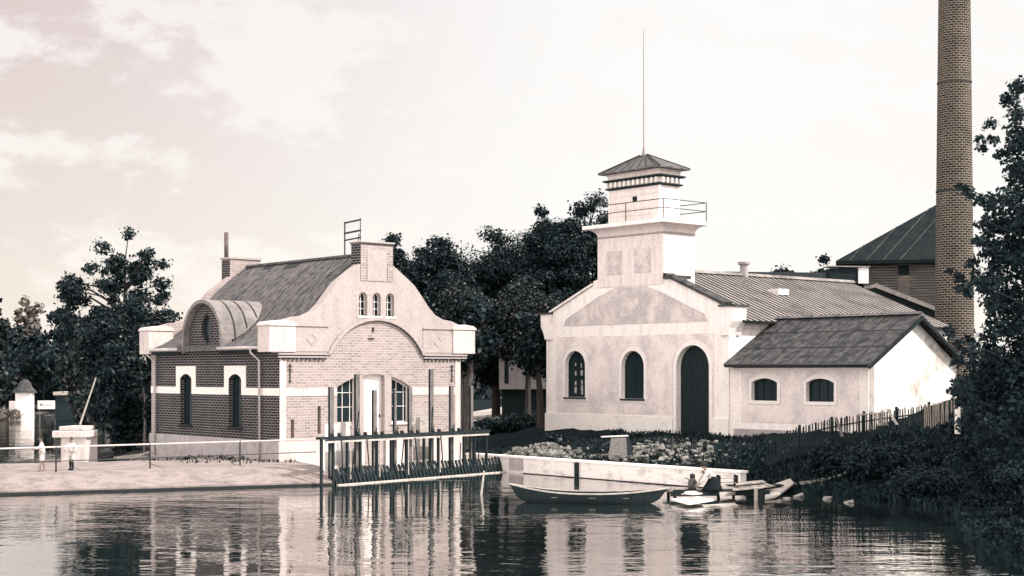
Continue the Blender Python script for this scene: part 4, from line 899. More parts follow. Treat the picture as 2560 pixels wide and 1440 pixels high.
# near tree at the right edge
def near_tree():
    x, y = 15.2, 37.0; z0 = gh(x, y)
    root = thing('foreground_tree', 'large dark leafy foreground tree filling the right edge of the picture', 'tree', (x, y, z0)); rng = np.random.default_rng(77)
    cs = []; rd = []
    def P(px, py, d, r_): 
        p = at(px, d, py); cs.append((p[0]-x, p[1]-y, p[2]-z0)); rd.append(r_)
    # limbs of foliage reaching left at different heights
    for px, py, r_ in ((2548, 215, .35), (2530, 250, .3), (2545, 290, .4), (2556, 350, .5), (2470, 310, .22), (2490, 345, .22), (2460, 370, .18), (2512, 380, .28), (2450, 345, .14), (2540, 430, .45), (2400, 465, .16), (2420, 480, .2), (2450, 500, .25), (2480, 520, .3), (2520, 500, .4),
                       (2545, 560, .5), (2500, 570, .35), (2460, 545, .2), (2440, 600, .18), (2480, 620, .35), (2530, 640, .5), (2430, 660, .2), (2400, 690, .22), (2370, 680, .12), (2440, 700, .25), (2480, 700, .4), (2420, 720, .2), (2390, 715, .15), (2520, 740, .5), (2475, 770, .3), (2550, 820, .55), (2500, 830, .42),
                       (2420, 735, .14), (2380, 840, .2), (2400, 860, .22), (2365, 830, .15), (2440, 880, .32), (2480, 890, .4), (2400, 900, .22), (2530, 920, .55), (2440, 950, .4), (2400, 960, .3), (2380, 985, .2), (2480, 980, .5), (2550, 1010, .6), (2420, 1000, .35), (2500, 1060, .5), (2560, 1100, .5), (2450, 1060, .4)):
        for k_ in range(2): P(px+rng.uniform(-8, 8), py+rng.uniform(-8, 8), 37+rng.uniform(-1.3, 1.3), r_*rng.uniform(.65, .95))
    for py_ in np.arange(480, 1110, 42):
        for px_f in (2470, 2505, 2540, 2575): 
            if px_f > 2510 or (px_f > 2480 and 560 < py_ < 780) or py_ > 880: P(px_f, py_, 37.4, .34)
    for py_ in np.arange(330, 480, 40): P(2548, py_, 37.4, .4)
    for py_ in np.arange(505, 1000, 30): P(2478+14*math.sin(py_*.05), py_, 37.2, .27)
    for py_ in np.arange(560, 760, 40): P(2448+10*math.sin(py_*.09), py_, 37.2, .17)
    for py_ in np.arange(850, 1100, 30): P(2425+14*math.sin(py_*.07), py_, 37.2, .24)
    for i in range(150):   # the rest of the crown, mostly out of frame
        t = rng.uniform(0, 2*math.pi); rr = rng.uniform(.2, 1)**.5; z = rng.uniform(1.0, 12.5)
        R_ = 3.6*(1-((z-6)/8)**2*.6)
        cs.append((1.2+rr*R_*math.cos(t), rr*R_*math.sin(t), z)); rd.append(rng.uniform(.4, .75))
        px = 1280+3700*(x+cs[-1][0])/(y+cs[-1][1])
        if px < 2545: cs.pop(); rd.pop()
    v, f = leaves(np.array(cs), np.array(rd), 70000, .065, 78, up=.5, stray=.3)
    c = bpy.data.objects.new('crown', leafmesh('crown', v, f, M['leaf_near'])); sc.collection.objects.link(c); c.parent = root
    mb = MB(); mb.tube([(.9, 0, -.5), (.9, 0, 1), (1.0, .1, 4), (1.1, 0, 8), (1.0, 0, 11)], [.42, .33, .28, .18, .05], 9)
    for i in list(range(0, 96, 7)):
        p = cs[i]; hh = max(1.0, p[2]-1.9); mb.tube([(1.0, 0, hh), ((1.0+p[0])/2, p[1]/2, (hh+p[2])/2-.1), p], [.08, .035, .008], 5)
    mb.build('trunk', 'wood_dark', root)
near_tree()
# shade trees standing out of frame to the right
tree('bank_side_tree', 'dark tree standing on the right bank outside the frame', 'tree', 24.5, 56, gh(24.5, 56), 13, 4.6, base=.2, nc=80, n=9000, size=.25, seed=71, cr=.25)
tree('bank_side_tree', 'dense dark tree behind the foreground tree, out of frame at right', 'tree', 25.5, 49, gh(25.5, 49), 14, 4.8, base=.1, nc=80, n=9000, size=.3, seed=72, cr=.3)
# bushes on the right bank
bl = [(2460, 50, 1010, 190, 'dark bush under the foreground tree at right edge'), (2400, 57, 1030, 110, 'dark bush at the foot of the fence under the leaves'), (2280, 58, 1100, 170, 'low dark bush in front of the picket fence right part'),
      (2170, 59, 1110, 150, 'low dark bush in front of the picket fence middle'), (2575, 46, 1150, 200, 'dark bush beside the water at the lower right edge'), (2330, 54.5, 1165, 220, 'wide dark bush low on the right bank'), (2070, 60.5, 1105, 110, 'small dark bush by the fence near the jetty')]
for i, (px, d, yt, wp, lb) in enumerate(bl):
    tpx('bank_bush', lb, 'bush', px, d, yt, None, wp, base=0, nc=34, n=4500, size=.07, seed=80+i, cr=.3, trunk=False, m='leaf_near', group='bushes on the right bank', shape=.2)
# turf and weeds
def tufts(name, label, pts, n, size, seed, m, lift=.03):
    rng = np.random.default_rng(seed); P = []
    while len(P) < n:
        a = pts[rng.integers(len(pts))]; x = rng.uniform(a[0], a[1]); y = rng.uniform(a[2], a[3]); P.append((x, y))
    P = np.array(P); h = ground_h(P[:, 0], P[:, 1]); ok = h > lift
    if lift < 0: ok &= h < .45
    P = P[ok]; h = h[ok]; c = np.stack([P[:, 0], P[:, 1], h], 1); n = len(c)
    az = rng.uniform(0, 2*math.pi, n); t = np.stack([np.cos(az), np.sin(az), 0*az], 1)
    s = size*(.5+rng.random(n))[:, None]; up = np.stack([rng.normal(size=n)*.35, rng.normal(size=n)*.35, np.ones(n)], 1)
    v = np.stack([c-t*s*.35, c+t*s*.35, c+t*s*.12+up*s*1.1, c-t*s*.2+up*s], 1).reshape(-1, 3)
    o = bpy.data.objects.new(name, leafmesh(name, v, np.arange(n*4).reshape(-1, 4), M[m])); sc.collection.objects.link(o); props(o, label, 'grass', kind='stuff')
tufts('grass', 'dark rough grass and weeds on the right bank', [(9.5, 21, 50, 66), (13, 24, 44, 60), (11.8, 19, 33, 47)], 36000, .16, 90, 'leaf_near')
tufts('weeds', 'dark weeds on the bank before the white house', [(-1, 12, 62, 76), (5, 13, 60, 67), (0, 8, 62, 72)], 17000, .10, 91, 'leaf')
tufts('bank_weeds', 'short weeds along the back edge of the quay', [(-19, -9, 66.5, 77)], 1500, .09, 92, 'leaf_mid')
tufts('reeds', 'dark reeds and sedge fringing the waterline of the right bank', [(11.5, 19, 30, 59)], 52000, .2, 93, 'leaf_near', lift=-.12)
# rubble
rng = np.random.default_rng(3); mb = MB()
def stone(mb, x, y, z, s, rng):
    vs = []
    for dx in (-1, 1):
        for dy in (-1, 1):
            for dz in (-1, 1): vs.append((x+s*(dx*.6+rng.uniform(-.3, .3)), y+s*(dy*.6+rng.uniform(-.3, .3)), z+s*(dz*.45+rng.uniform(-.25, .25))))
    mb.add(vs, [(0, 1, 3, 2), (4, 6, 7, 5), (0, 4, 5, 1), (2, 3, 7, 6), (0, 2, 6, 4), (1, 5, 7, 3)])
heaps = [(rng.uniform(-5.5, 7.3), rng.normal()*.6) for _ in range(34)]
for i in range(1150):
    hv, hu = heaps[rng.integers(34)]; v_ = hv+rng.normal()*.33; u_ = -1.0 + abs(rng.normal())*1.6 - 0
    u_ = 1.2+rng.normal()*.9
    if v_ < 1: u_ = 3.2+rng.normal()*1.3
    if v_ < -3.5: u_ = 2.6+rng.normal()*1.2
    x = 3.08+(u_)*U[0]+v_*V[0]; y = 67+(u_)*U[1]+v_*V[1]
    u_ = u_*.35+.65*((1.2 if v_ > 1 else (2.4 if v_ > -3.5 else 2.0))+hu)+rng.normal()*.22
    if u_ < .35: continue
    heap = .45*math.exp(-((v_-5.2)**2)/1.5)+.3*math.exp(-((v_-3.4)**2)/.8)+.25*math.exp(-((v_+1.5)**2)/3)
    stone(mb, x, y, gh(x, y)+rng.uniform(0, 1)*heap*math.exp(-((u_-1.2)**2)/2)+.04, rng.uniform(.05, .13)*(1+1.1*(rng.random() < .15)), rng)
props(mb.build('rubble', 'stone'), 'pale broken rubble heaped along the retaining wall', 'rubble', kind='stuff')
# leaning boxy crate on the rubble
def Wp(u, v): return (3.08+u*U[0]+v*V[0], 67+u*U[1]+v*V[1])
cp = Wp(2.0, -.6); cz = gh(*cp)
cr_ = thing('wooden_crate', 'weathered open wooden chute leaning on the rubble before the white house', 'crate', (cp[0], cp[1], cz), R(20))
m2 = MB(); m2.add([(-.65, 0, -.05), (.35, 0, -.05), (.5, .5, 1.05), (-.25, .5, 1.05), (-.65, .06, -.05), (.35, .06, -.05), (.5, .56, 1.05), (-.25, .56, 1.05)], [(0, 1, 2, 3), (7, 6, 5, 4), (0, 4, 5, 1), (1, 5, 6, 2), (2, 6, 7, 3), (3, 7, 4, 0)]); m2.build('front_board', 'wood_grey', cr_)
m2 = MB(); m2.add([(.36, .0, 0), (.85, .35, 0), (.72, .6, 1.0), (.51, .5, 1.05), (.36, .05, 0), (.85, .40, 0), (.72, .65, 1.0), (.51, .55, 1.05)], [(0, 1, 2, 3), (7, 6, 5, 4), (0, 4, 5, 1), (1, 5, 6, 2), (2, 6, 7, 3), (3, 7, 4, 0)]); m2.build('dark_gap', 'wood_dark', cr_)  # dark panel stands in for shade inside the open side
m2 = MB(); m2.bar((-.75, .5, 1.1), (.6, .55, 1.13), .12, .05); m2.build('top_plank', 'white', cr_)
# boulder-like dark shrubs in front of the white facade
for i, (px, y, wd) in enumerate(((1545, 1078, 34), (1600, 1088, 50), (1385, 1090, 50), (1650, 1095, 30))):
    d = 74; x = at(px, d)[0]; 
    tree('low_shrub', ['small dark rounded shrub below the middle arched window', 'low spreading dark shrub left of the arched doorway', 'low dark shrub at the white house left corner', 'tiny dark shrub touching the doorway step'][i], 'shrub', x, d-.5, gh(x, d-.5), 4.8-(y-930)/3700*d-gh(x, d-.5)+.12, wd/3700*d/2+.1, base=0, nc=14, n=900, size=.06, seed=100+i, cr=.45, trunk=False, group='low shrubs along the white facade')
# ================================================================ PICKET FENCE
def fence_pt(t):   # t 0..1 from the jetty side to the right
    return (10.9+8.0*t, 63.0-.9*t)
pf = thing('picket_fence', 'long dark weathered picket fence climbing the right bank before the annex', 'fence', (10.9, 63.0, 0.8)); 
rng = np.random.default_rng(8); m2 = MB(); mp_ = MB(); rl_ = MB(); ps = MB()
topz = lambda t: 4.8-((1090-105*t - (8*math.sin(t*5) if t > .05 else 0))-930)/3700*fence_pt(t)[1]
prev = None
for i in range(95):
    t = i/94; x, y = fence_pt(t); zt = topz(t)+rng.uniform(-.06, .05); g0 = zt-1.25
    if rng.random() < .05: continue
    tl = rng.uniform(-.05, .05); b_ = (m2 if t < .80 else mp_)
    X0, Y0 = x-10.9, y-63; a = Vector((X0, Y0, g0-.8)); c = Vector((X0+tl, Y0+.02, zt-.8-.06)); tt = Vector((X0+tl, Y0+.02, zt-.8))
    b_.bar(a, c, .05, .02, up=(0, 1, 0)); b_.tube([c, tt], [.03, .004], 4)
m2.build('pickets', 'wood_dark', pf); mp_.build('pale_pickets', mat('bleached_pickets', (.27, .23, .19), .9, var=.4, vs=3), pf)
pts_ = [fence_pt(t) for t in np.linspace(0, 1, 9)]
for dz in (.35, .95):
    rl_.tube([(p[0]-10.9, p[1]-63+.04, topz(t)-dz-.8) for p, t in zip(pts_, np.linspace(0, 1, 9))], .03, 5)
rl_.build('rails', 'wood_dark', pf)
for t in np.linspace(0, 1, 7):
    x, y = fence_pt(t); MB().box(x-10.9-.05, x-10.9+.05, y-63+.06, y-63+.16, topz(t)-1.9-.8, topz(t)+.08-.8).build('post', 'wood_dark', pf)
# leaning boards and garden debris by the fence
def lean(name, label, cat, a, b, wd, m, th=.04, up=(0, 0, 1)):
    o = thing(name, label, cat, a); m2 = MB(); m2.bar((0, 0, 0), tuple(Vector(b)-Vector(a)), wd, th, up); m2.build('plank', m, o); return o
def A3(px, py, d): return at(px, d, py)
lean('propped_board', 'pale board lying level among weeds before the fence', 'board', A3(2148, 1037, 61), A3(2216, 1031, 61.2), .1, 'wood_pale')
lean('slanting_board', 'pale board slanting down from the fence top', 'board', A3(2218, 1022, 61.3), A3(2243, 1062, 60.8), .12, 'wood_pale')
lean('leaning_post', 'grey board leaning dark against the fence left half', 'board', A3(2090, 1045, 61.6), A3(2106, 1092, 61.2), .12, 'wood_grey')
m2 = MB(); o = thing('broken_lattice', 'small broken lattice of thin slats lying in front of the fence', 'lattice', A3(2200, 1050, 60.9))
[m2.bar((.07*i-.25, 0, .18), (.07*i-.1, -.05, -.22), .02) for i in range(7)]; m2.build('slats', 'wood_pale', o)
o = thing('stone_post', 'short white stone post under the overhanging leaves at right', 'post', A3(2394, 1052, 56)); MB().box(-.09, .09, -.09, .09, -.5, .52).build('shaft', 'white', o, bevel=.02)
# ================================================================ BOAT
bo = thing('rowing_boat', 'slender dark rowing boat with pale gunwale floating in the basin', 'boat', (at(1470, 54.3)[0], 54.3, 0), R(-8)); 
nS = 26; Lb = 5.5; rows = []
def hull(s):      # s -1..1 ; returns half-beam, gunwale z, keel z
    b = .62*(1-abs(s)**2.3)+.015; z = .36+.30*max(0, -s)**2.4+.20*max(0, s)**2.4; k = -.16+.34*abs(s)**5
    return b, z, k
def hullmesh(sc_, off):
    mb = MB(); n = 9
    for i in range(nS+1):
        s = -1+2*i/nS; b, z, k = hull(s); xo = s*Lb/2*(1-.0)
        for j in range(n):
            t = -1+2*j/(n-1); yy = b*sc_*math.copysign(abs(t)**.75, t); zz = k+off+(z-k-off)*abs(t)**2.2
            rake = (abs(t)**2.2)*.28*s*abs(s)**3
            mb.v.append((xo+rake-.12*s*abs(s)**3, yy, zz))
    for i in range(nS):
        for j in range(n-1): a = i*n+j; mb.f.append((a, a+1, a+n+1, a+n))
    return mb, n
mbh, n = hullmesh(1, 0); mbi, _ = hullmesh(.93, .05)
k0 = len(mbh.v); mbh.v += mbi.v; mbh.f += [tuple(i+k0 for i in f[::-1]) for f in mbi.f]
for i in range(nS):
    for j in (0, n-1): a = i*n+j; mbh.f.append((a, a+n, a+n+k0, a+k0))
mbh.build('hull', 'wood_dark', bo, smooth=False)
for sgn in (-1, 1):
    pts = []
    for i in range(nS+1):
        s = -1+2*i/nS; b, z, k = hull(s); pts.append((s*Lb/2+.16*s*abs(s)**3, sgn*b, z+.01))
    MB().tube(pts, .032, 6).build('gunwale', 'wood_pale', bo)
for x in (-1.2, .2, 1.4): 
    b = hull(x/(Lb/2))[0]*.9; MB().box(x-.12, x+.12, -b, b, .2, .235).build('thwart', 'wood_grey', bo)
# stick in the water by the rack
x_, y_ = wat(1200, 1238); stk = thing('mooring_pole', 'thin pale pole slanting out of the water before the rack', 'pole', (x_, y_, 0)); MB().tube([(-.05, 0, -.8), (.16, 0, .95)], [.05, .035], 7).build('pole', 'wood_pale', stk)
# ================================================================ WASHING PLACE
def flat(name, label, cat, pix, z, th, m, group=None):
    P = [wat(px, py, z) for px, py in pix]; cx = sum(p[0] for p in P)/len(P); cy = sum(p[1] for p in P)/len(P)
    o = thing(name, label, cat, (cx, cy, z-th), 0, group); MB().prism([(p[0]-cx, p[1]-cy) for p in P], 'z', 0, th).build('board', m, o, bevel=.008); return o
fl = flat('washing_board', 'bright flat diamond-shaped washing board floating before the kneeling person', 'board', [(1678, 1247), (1722, 1258), (1785, 1248), (1745, 1241)], .16, .07, 'white')
fl2 = flat('loose_plank', 'short bleached plank lying in the shallows beneath the jetty', 'plank', [(1755, 1262), (1760, 1265), (1845, 1262), (1835, 1257)], .05, .05, 'wood_pale')
jt = thing('washing_jetty', 'low dark plank jetty carrying the kneeling person', 'jetty', (7.2, 56.6, 0), R(8))
for i in range(5): MB().box(-1.3, 2.6, -.5+i*.26, -.27+i*.26, .22, .27).build('deck_plank', ['wood_dark', 'wood_grey', 'wood_dark', 'wood_grey', 'wood_dark'][i], jt)
for x, y in ((-1.1, -.4), (-1.1, .6), (.6, -.4), (2.4, -.4), (2.4, .6)): MB().box(x-.05, x+.05, y-.05, y+.05, -.7, .217).build('pile', 'wood_dark', jt)
m2 = MB(); m2.box(-1.3, 2.6, -.52, -.5, .1, .26); m2.build('edge_board', 'wood_dark', jt)
# slatted rack behind the person
sr = thing('slatted_bench', 'small dark slatted bench standing on the jetty right of the person', 'bench', (8.25, 56.7, .27), R(6))
for i, (z, y) in enumerate(((.12, -.2), (.28, -.08), (.44, .02))): MB().box(-.32, .32, y, y+.2, z, z+.035).build('slat', 'wood_pale', sr)
for x in (-.34, .34): MB().box(x-.03, x+.03, -.2, .26, 0, .58).build('side_frame', 'wood_dark', sr)
# moored punt and planks
for i, (pa, z, lb) in enumerate((([(1838, 1206), (1840, 1211), (1915, 1204), (1905, 1200)], .55, 'upper pale plank laid over the jetty supports'), ([(1842, 1213), (1845, 1217), (1925, 1211), (1915, 1207)], .45, 'second pale plank laid below the upper plank on the jetty supports'), ([(1830, 1218), (1832, 1224), (1900, 1219), (1935, 1213), (1920, 1210)], .40, 'lowest and widest pale plank on the jetty supports'))):
    flat('jetty_plank', lb, 'plank', pa, z, .05, 'wood_pale', 'planks laid beside the jetty')
flat('grey_plank', 'stout grey plank end standing low right of the bench', 'plank', [(1797, 1228), (1800, 1236), (1840, 1229), (1836, 1222)], .25, .12, 'wood_pale')
tr_ = thing('trestle', 'dark trestle holding up the planks over the shallows', 'trestle', (9.45, 58.2, 0), R(5))
for x in (-.8, .1, .95): MB().box(x-.05, x+.05, -.25, -.17, -.6, .33).build('leg', 'wood_dark', tr_)
MB().box(-1.0, 1.2, -.28, .3, .33, .37).build('bearer', 'wood_dark', tr_)
# gangplank rising to the bank
a = wat(1912, 1243, .12); b = at(1990, 59.3, 1193)
gp = thing('gangplank', 'broad bright gangplank rising from the water to the dark bank', 'gangplank', (a[0], a[1], .1))
m2 = MB(); P = [wat(1912, 1246, .08)+(.08,), wat(1940, 1240, .12)+(.12,), at(1985, 59.6, 1207), at(1975, 60.4, 1196), at(1915, 58.8, 1217)]
P = [(p[0]-a[0], p[1]-a[1], p[2]-.1) for p in P]
m2.v = P+[(p[0], p[1], p[2]-.07) for p in P]; m2.f = [(0, 1, 2, 3, 4), (9, 8, 7, 6, 5)]+[(i, (i+1) % 5, (i+1) % 5+5, i+5) for i in range(5)]; m2.build('boards', 'wood_pale', gp)
for i, (px, py, h) in enumerate(((1903, 1255, 1218), (1890, 1250, 1222))):
    x_, y_ = wat(px, py); o = thing('jetty_pile', ['dark short pile just left of the gangplank foot', 'pale short pile second left of the gangplank'][i], 'pile', (x_, y_, 0)); MB().tube([(0, 0, -.6), (0, 0, .45)], .07, 8).build('pile', ['wood_dark', 'wood_pale'][i], o)
# path of trodden pale earth up the bank is a row of flat stones
rng = np.random.default_rng(12)
pth = MB()
for i in range(60):
    t = i/60; px = 1992+150*t**1.0*1.5; py = 1193-95*t*1.05; x_, y_ = at(px, 60.2-.4*t)[:2]
    stone(pth, x_+rng.uniform(-.1, .1), y_+rng.uniform(-.12, .12), gh(x_, y_)+.12, rng.uniform(.07, .14)*(1.1-t*.5), rng)
props(pth.build('stepping_stones', 'stone'), 'line of pale trodden stones climbing the dark right bank from the gangplank', 'stones', kind='stuff')
for i, (px, py, s) in enumerate(((2000, 1238, .26), (2068, 1242, .22), (1968, 1242, .14), (2125, 1252, .2), (2395, 1205, .14), (2430, 1205, .16), (2470, 1203, .13))):
    x_, y_ = wat(px, py, .08) if i < 4 else at(px, 54)[:2]
    mb = MB(); stone(mb, 0, 0, s*.35, s, np.random.default_rng(200+i)); z_ = max(0, gh(x_, y_))
    o = mb.build('shore_stone', 'stone', bevel=s*.15); o.location = (x_, y_, z_); o.scale = (1.35, 1, .55); o.rotation_euler = (0, .12*(i-2), i*1.1)
    props(o, ['large pale shore stone right of the gangplank', 'pointed pale shore stone second right of the gangplank', 'small pale stone at the gangplank foot', 'dull squarish stone far right along the waterline', 'leftmost of three small stones on the far right bank', 'middle of three small stones on the far right bank', 'rightmost of three small stones on the far right bank'][i], 'stone', 'stones by the water at right')
# ================================================================ PEOPLE
def skin_mesh(name, verts, edges, rad, mat_, parent, root=0, sub=1, extra=None):
    me = bpy.data.meshes.new(name); me.from_pydata(verts, edges, []); me.update()
    o = bpy.data.objects.new(name, me); sc.collection.objects.link(o)
    md = o.modifiers.new('skin', 'SKIN'); md.use_smooth_shade = True
    sv = me.skin_vertices[0].data
    for i, r_ in enumerate(rad): sv[i].radius = (r_, r_) if isinstance(r_, float) else r_; sv[i].use_root = (i == root)
    s = o.modifiers.new('sub', 'SUBSURF'); s.levels = sub; s.render_levels = sub
    dg = bpy.context.evaluated_depsgraph_get(); nm = bpy.data.meshes.new_from_object(o.evaluated_get(dg))
    bpy.data.objects.remove(o)
    import bmesh
    if extra:
        bm = bmesh.new(); bm.from_mesh(nm); 
        vv = [bm.verts.new(v) for v in extra.v]
        for f in extra.f:
            try: fc = bm.faces.new([vv[i] for i in f]); fc.smooth = True
            except ValueError: pass
        bm.to_mesh(nm); bm.free()
    nm.materials.clear(); nm.materials.append(M[mat_]); o = bpy.data.objects.new(name, nm); sc.collection.objects.link(o); o.parent = parent
    return o
def head_mb(c, r_, face, tilt=0):
    """head: egg with brow, nose, ears and chin; face = azimuth the face looks to"""
    mb = MB(); n, m_ = 14, 10; f = Vector((math.cos(face), math.sin(face), 0)); s = Vector((-math.sin(face), math.cos(face), 0)); u = Vector((0, 0, 1))
    if tilt: rt_ = Matrix.Rotation(tilt, 3, s); f = rt_ @ f; u = rt_ @ u
    c = Vector(c)
    for i in range(m_+1):
        ph = math.pi*i/m_
        for j in range(n):
            th = 2*math.pi*j/n; x = math.sin(ph)*math.cos(th); y = math.sin(ph)*math.sin(th); z = math.cos(ph)
            rx = .98 if z > 0 else .98-.18*(-z); ry = .80 if z > 0 else .80-.28*(-z)
            if x > .75 and -.35 < z < .15: rx += .16*(1-abs(y)*3) if abs(y) < .33 else 0   # nose
            if abs(y) > .85 and -.3 < z < .25: ry += .12                                   # ears
            if x > .5 and .1 < z < .3 and .2 < abs(y) < .6: rx -= .07                      # eye sockets
            if x > .6 and -.6 < z < -.45: rx -= .05                                         # mouth line
            mb.v.append(tuple(c + f*(x*rx*r_) + s*(y*ry*r_) + u*(z*1.22*r_)))
    for i in range(m_):
        for j in range(n): j2 = (j+1) % n; mb.f.append((i*n+j, i*n+j2, (i+1)*n+j2, (i+1)*n+j))
    return mb, f, s, u
def person(label, loc, face, S, J, shirt, hairm='hair', hat=False, trousers=None, skirt=None, group=None, socks=False):
    """J: joint positions in body space (x forward, y left, z up), metres before scaling by S"""
    o = thing('person', label, 'person', loc, 0, group); ca, sa = math.cos(face), math.sin(face)
    def T(p): return (S*(p[0]*ca-p[1]*sa), S*(p[0]*sa+p[1]*ca), S*p[2])
    names = [k for k in J if k != 'head']; idx = {n: i for i, n in enumerate(names)}
    V_ = [T(J[n]) for n in names]
    rad = dict(pelvis=.125, waist=.115, chest=.135, neck=.055, headb=.06)
    for s in 'lr': rad.update({s+'sh': .062, s+'el': .042, s+'wr': .030, s+'palm': .034, s+'hip': .09, s+'kn': .058, s+'an': .040, s+'toe': .036})
    E_ = [('pelvis', 'waist'), ('waist', 'chest'), ('chest', 'neck'), ('neck', 'headb')]
    for s in 'lr': E_ += [('chest', s+'sh'), (s+'sh', s+'el'), (s+'el', s+'wr'), (s+'wr', s+'palm'), ('pelvis', s+'hip'), (s+'hip', s+'kn'), (s+'kn', s+'an'), (s+'an', s+'toe')]
    ed = [(idx[a], idx[b]) for a, b in E_]; rr = [rad[n]*S for n in names]
    for s in 'lr':   # five fingers, each its own bent chain
        w0 = Vector(J[s+'wr']); p0_ = Vector(J[s+'palm']); d = (p0_-w0).normalized(); side_ = d.cross(Vector((1, 0, 0))) if abs(d.x) < .8 else d.cross(Vector((0, 0, 1))); side_.normalize()
        bend = d.cross(side_).normalized()
        for k_, (of, ln) in enumerate(((-.032, .055), (-.011, .07), (.011, .066), (.03, .052), (.045, .045))):
            st = p0_+side_*of*(1 if k_ < 4 else .9) - (d*.05 if k_ == 4 else d*0)
            dirn = d if k_ < 4 else (d*.6+side_*.8).normalized()
            a_ = st+dirn*ln*.6+bend*.006; b_ = a_+dirn*ln*.45+bend*.022
            i0 = len(V_); V_ += [T(st), T(a_), T(b_)]; rr += [.010*S, .009*S, .007*S]; ed += [(idx[s+'palm'], i0), (i0, i0+1), (i0+1, i0+2)]
    hc = T(J['head']); hm, hf, hs, hu = head_mb(hc, .098*S*1.02, face, J.get('_tilt', 0) if False else HT)
    skin_mesh('body', V_, ed, rr, 'skin', o, 0, 1, hm)
    # hair cap
    hb = MB(); c = Vector(hc); r_ = .104*S; n = 14
    for i in range(6):
        ph = math.pi*.52*i/5
        for j in range(n):
            th = 2*math.pi*j/n; x, y, z = math.sin(ph)*math.cos(th), math.sin(ph)*math.sin(th), math.cos(ph)
            back = -.35 if x < 0 else .12
            hb.v.append(tuple(c+hf*(x*1.04*r_-.012*S)+hs*(y*.9*r_)+hu*((z*1.24+(back*max(0, ph-1)*1.2))*r_)))
    for i in range(5):
        for j in range(n): j2 = (j+1) % n; hb.f.append((i*n+j, i*n+j2, (i+1)*n+j2, (i+1)*n+j))
    hb.build('hair', hairm, o, smooth=True)
    if hat:
        ht = MB(); pr_ = [(.17, 0), (.175, .012), (.105, .03), (.10, .10), (.075, .13), (.02, .14)]; n = 16
        for rr_, z in pr_:
            for j in range(n):
                t = 2*math.pi*j/n; ht.v.append(tuple(c+hu*(.05*S+z*S)+hf*(rr_*S*math.cos(t))+hs*(rr_*S*math.sin(t)*.92)))
        for i in range(len(pr_)-1):
            for j in range(n): j2 = (j+1) % n; ht.f.append((i*n+j, i*n+j2, (i+1)*n+j2, (i+1)*n+j))
        ht.f.append(tuple(range(n))); ht.f.append(tuple((len(pr_)-1)*n+j for j in range(n))); ht.build('hat', 'hair', o, smooth=True)
    # shirt: torso and sleeves a little wider than the body
    sj = ['pelvis', 'waist', 'chest', 'neckb', 'lsh', 'lel', 'lcu', 'rsh', 'rel', 'rcu']; JJ = dict(J)
    JJ['neckb'] = tuple(Vector(J['chest']).lerp(Vector(J['neck']), .7))
    for s in 'lr': JJ[s+'cu'] = tuple(Vector(J[s+'el']).lerp(Vector(J[s+'wr']), .75))
    ix = {n: i for i, n in enumerate(sj)}; sr_ = dict(pelvis=.165, waist=.15, chest=.165, neckb=.075, lsh=.088, rsh=.088, lel=.066, rel=.066, lcu=.052, rcu=.052)
    skin_mesh('shirt', [T(JJ[n]) for n in sj], [(ix[a], ix[b]) for a, b in (('pelvis', 'waist'), ('waist', 'chest'), ('chest', 'neckb'), ('chest', 'lsh'), ('lsh', 'lel'), ('lel', 'lcu'), ('chest', 'rsh'), ('rsh', 'rel'), ('rel', 'rcu'))], [sr_[n]*S for n in sj], shirt, o, 0, 2)
    if trousers:
        tj = ['pelvis', 'lhip', 'lkn', 'rhip', 'rkn']; tf = trousers[1]; ix = {n: i for i, n in enumerate(tj)}; TJ = dict(J)
        for s in 'lr': TJ[s+'kn'] = tuple(Vector(J[s+'hip']).lerp(Vector(J[s+'kn']), tf)) if tf <= 1 else tuple(Vector(J[s+'kn']).lerp(Vector(J[s+'an']), tf-1))
        skin_mesh('trousers', [T(TJ[n]) for n in tj], [(0, 1), (1, 2), (0, 3), (3, 4)], [.15*S, .115*S, .085*S, .115*S, .085*S], trousers[0], o, 0, 2)
    if socks:
        for s in 'lr':
            MB().tube([T(J[s+'kn']), T(J[s+'an']), T(tuple(Vector(J[s+'an'])-Vector((0, 0, .03))))], [.066*S, .05*S, .05*S], 8).build('stocking', 'cloth_d', o, smooth=True)
            MB().tube([T(J[s+'an']), T(tuple(Vector(J[s+'toe']))), T(tuple(Vector(J[s+'toe'])+Vector((.05, 0, 0))))], [.06*S, .05*S, .03*S], 8).build('shoe', 'cloth_d', o, smooth=True)
    if skirt:
        sk = MB(); n = 18
        for i, (cx, cy, cz_, ra, rb_) in enumerate(skirt[1]):
            for j in range(n):
                t = 2*math.pi*j/n; w_ = 1+(.06*math.sin(t*6+i) if i > 1 else 0); sk.v.append(T((cx+ra*math.cos(t)*w_, cy+rb_*math.sin(t)*w_, cz_)))
        for i in range(len(skirt[1])-1):
            for j in range(n): j2 = (j+1) % n; sk.f.append((i*n+j, i*n+j2, (i+1)*n+j2, (i+1)*n+j))
        sk.f.append(tuple(range(n))); sk.f.append(tuple((len(skirt[1])-1)*n+j for j in range(n))); sk.build('skirt', skirt[0], o, smooth=True)
    return o
HT = 0.0
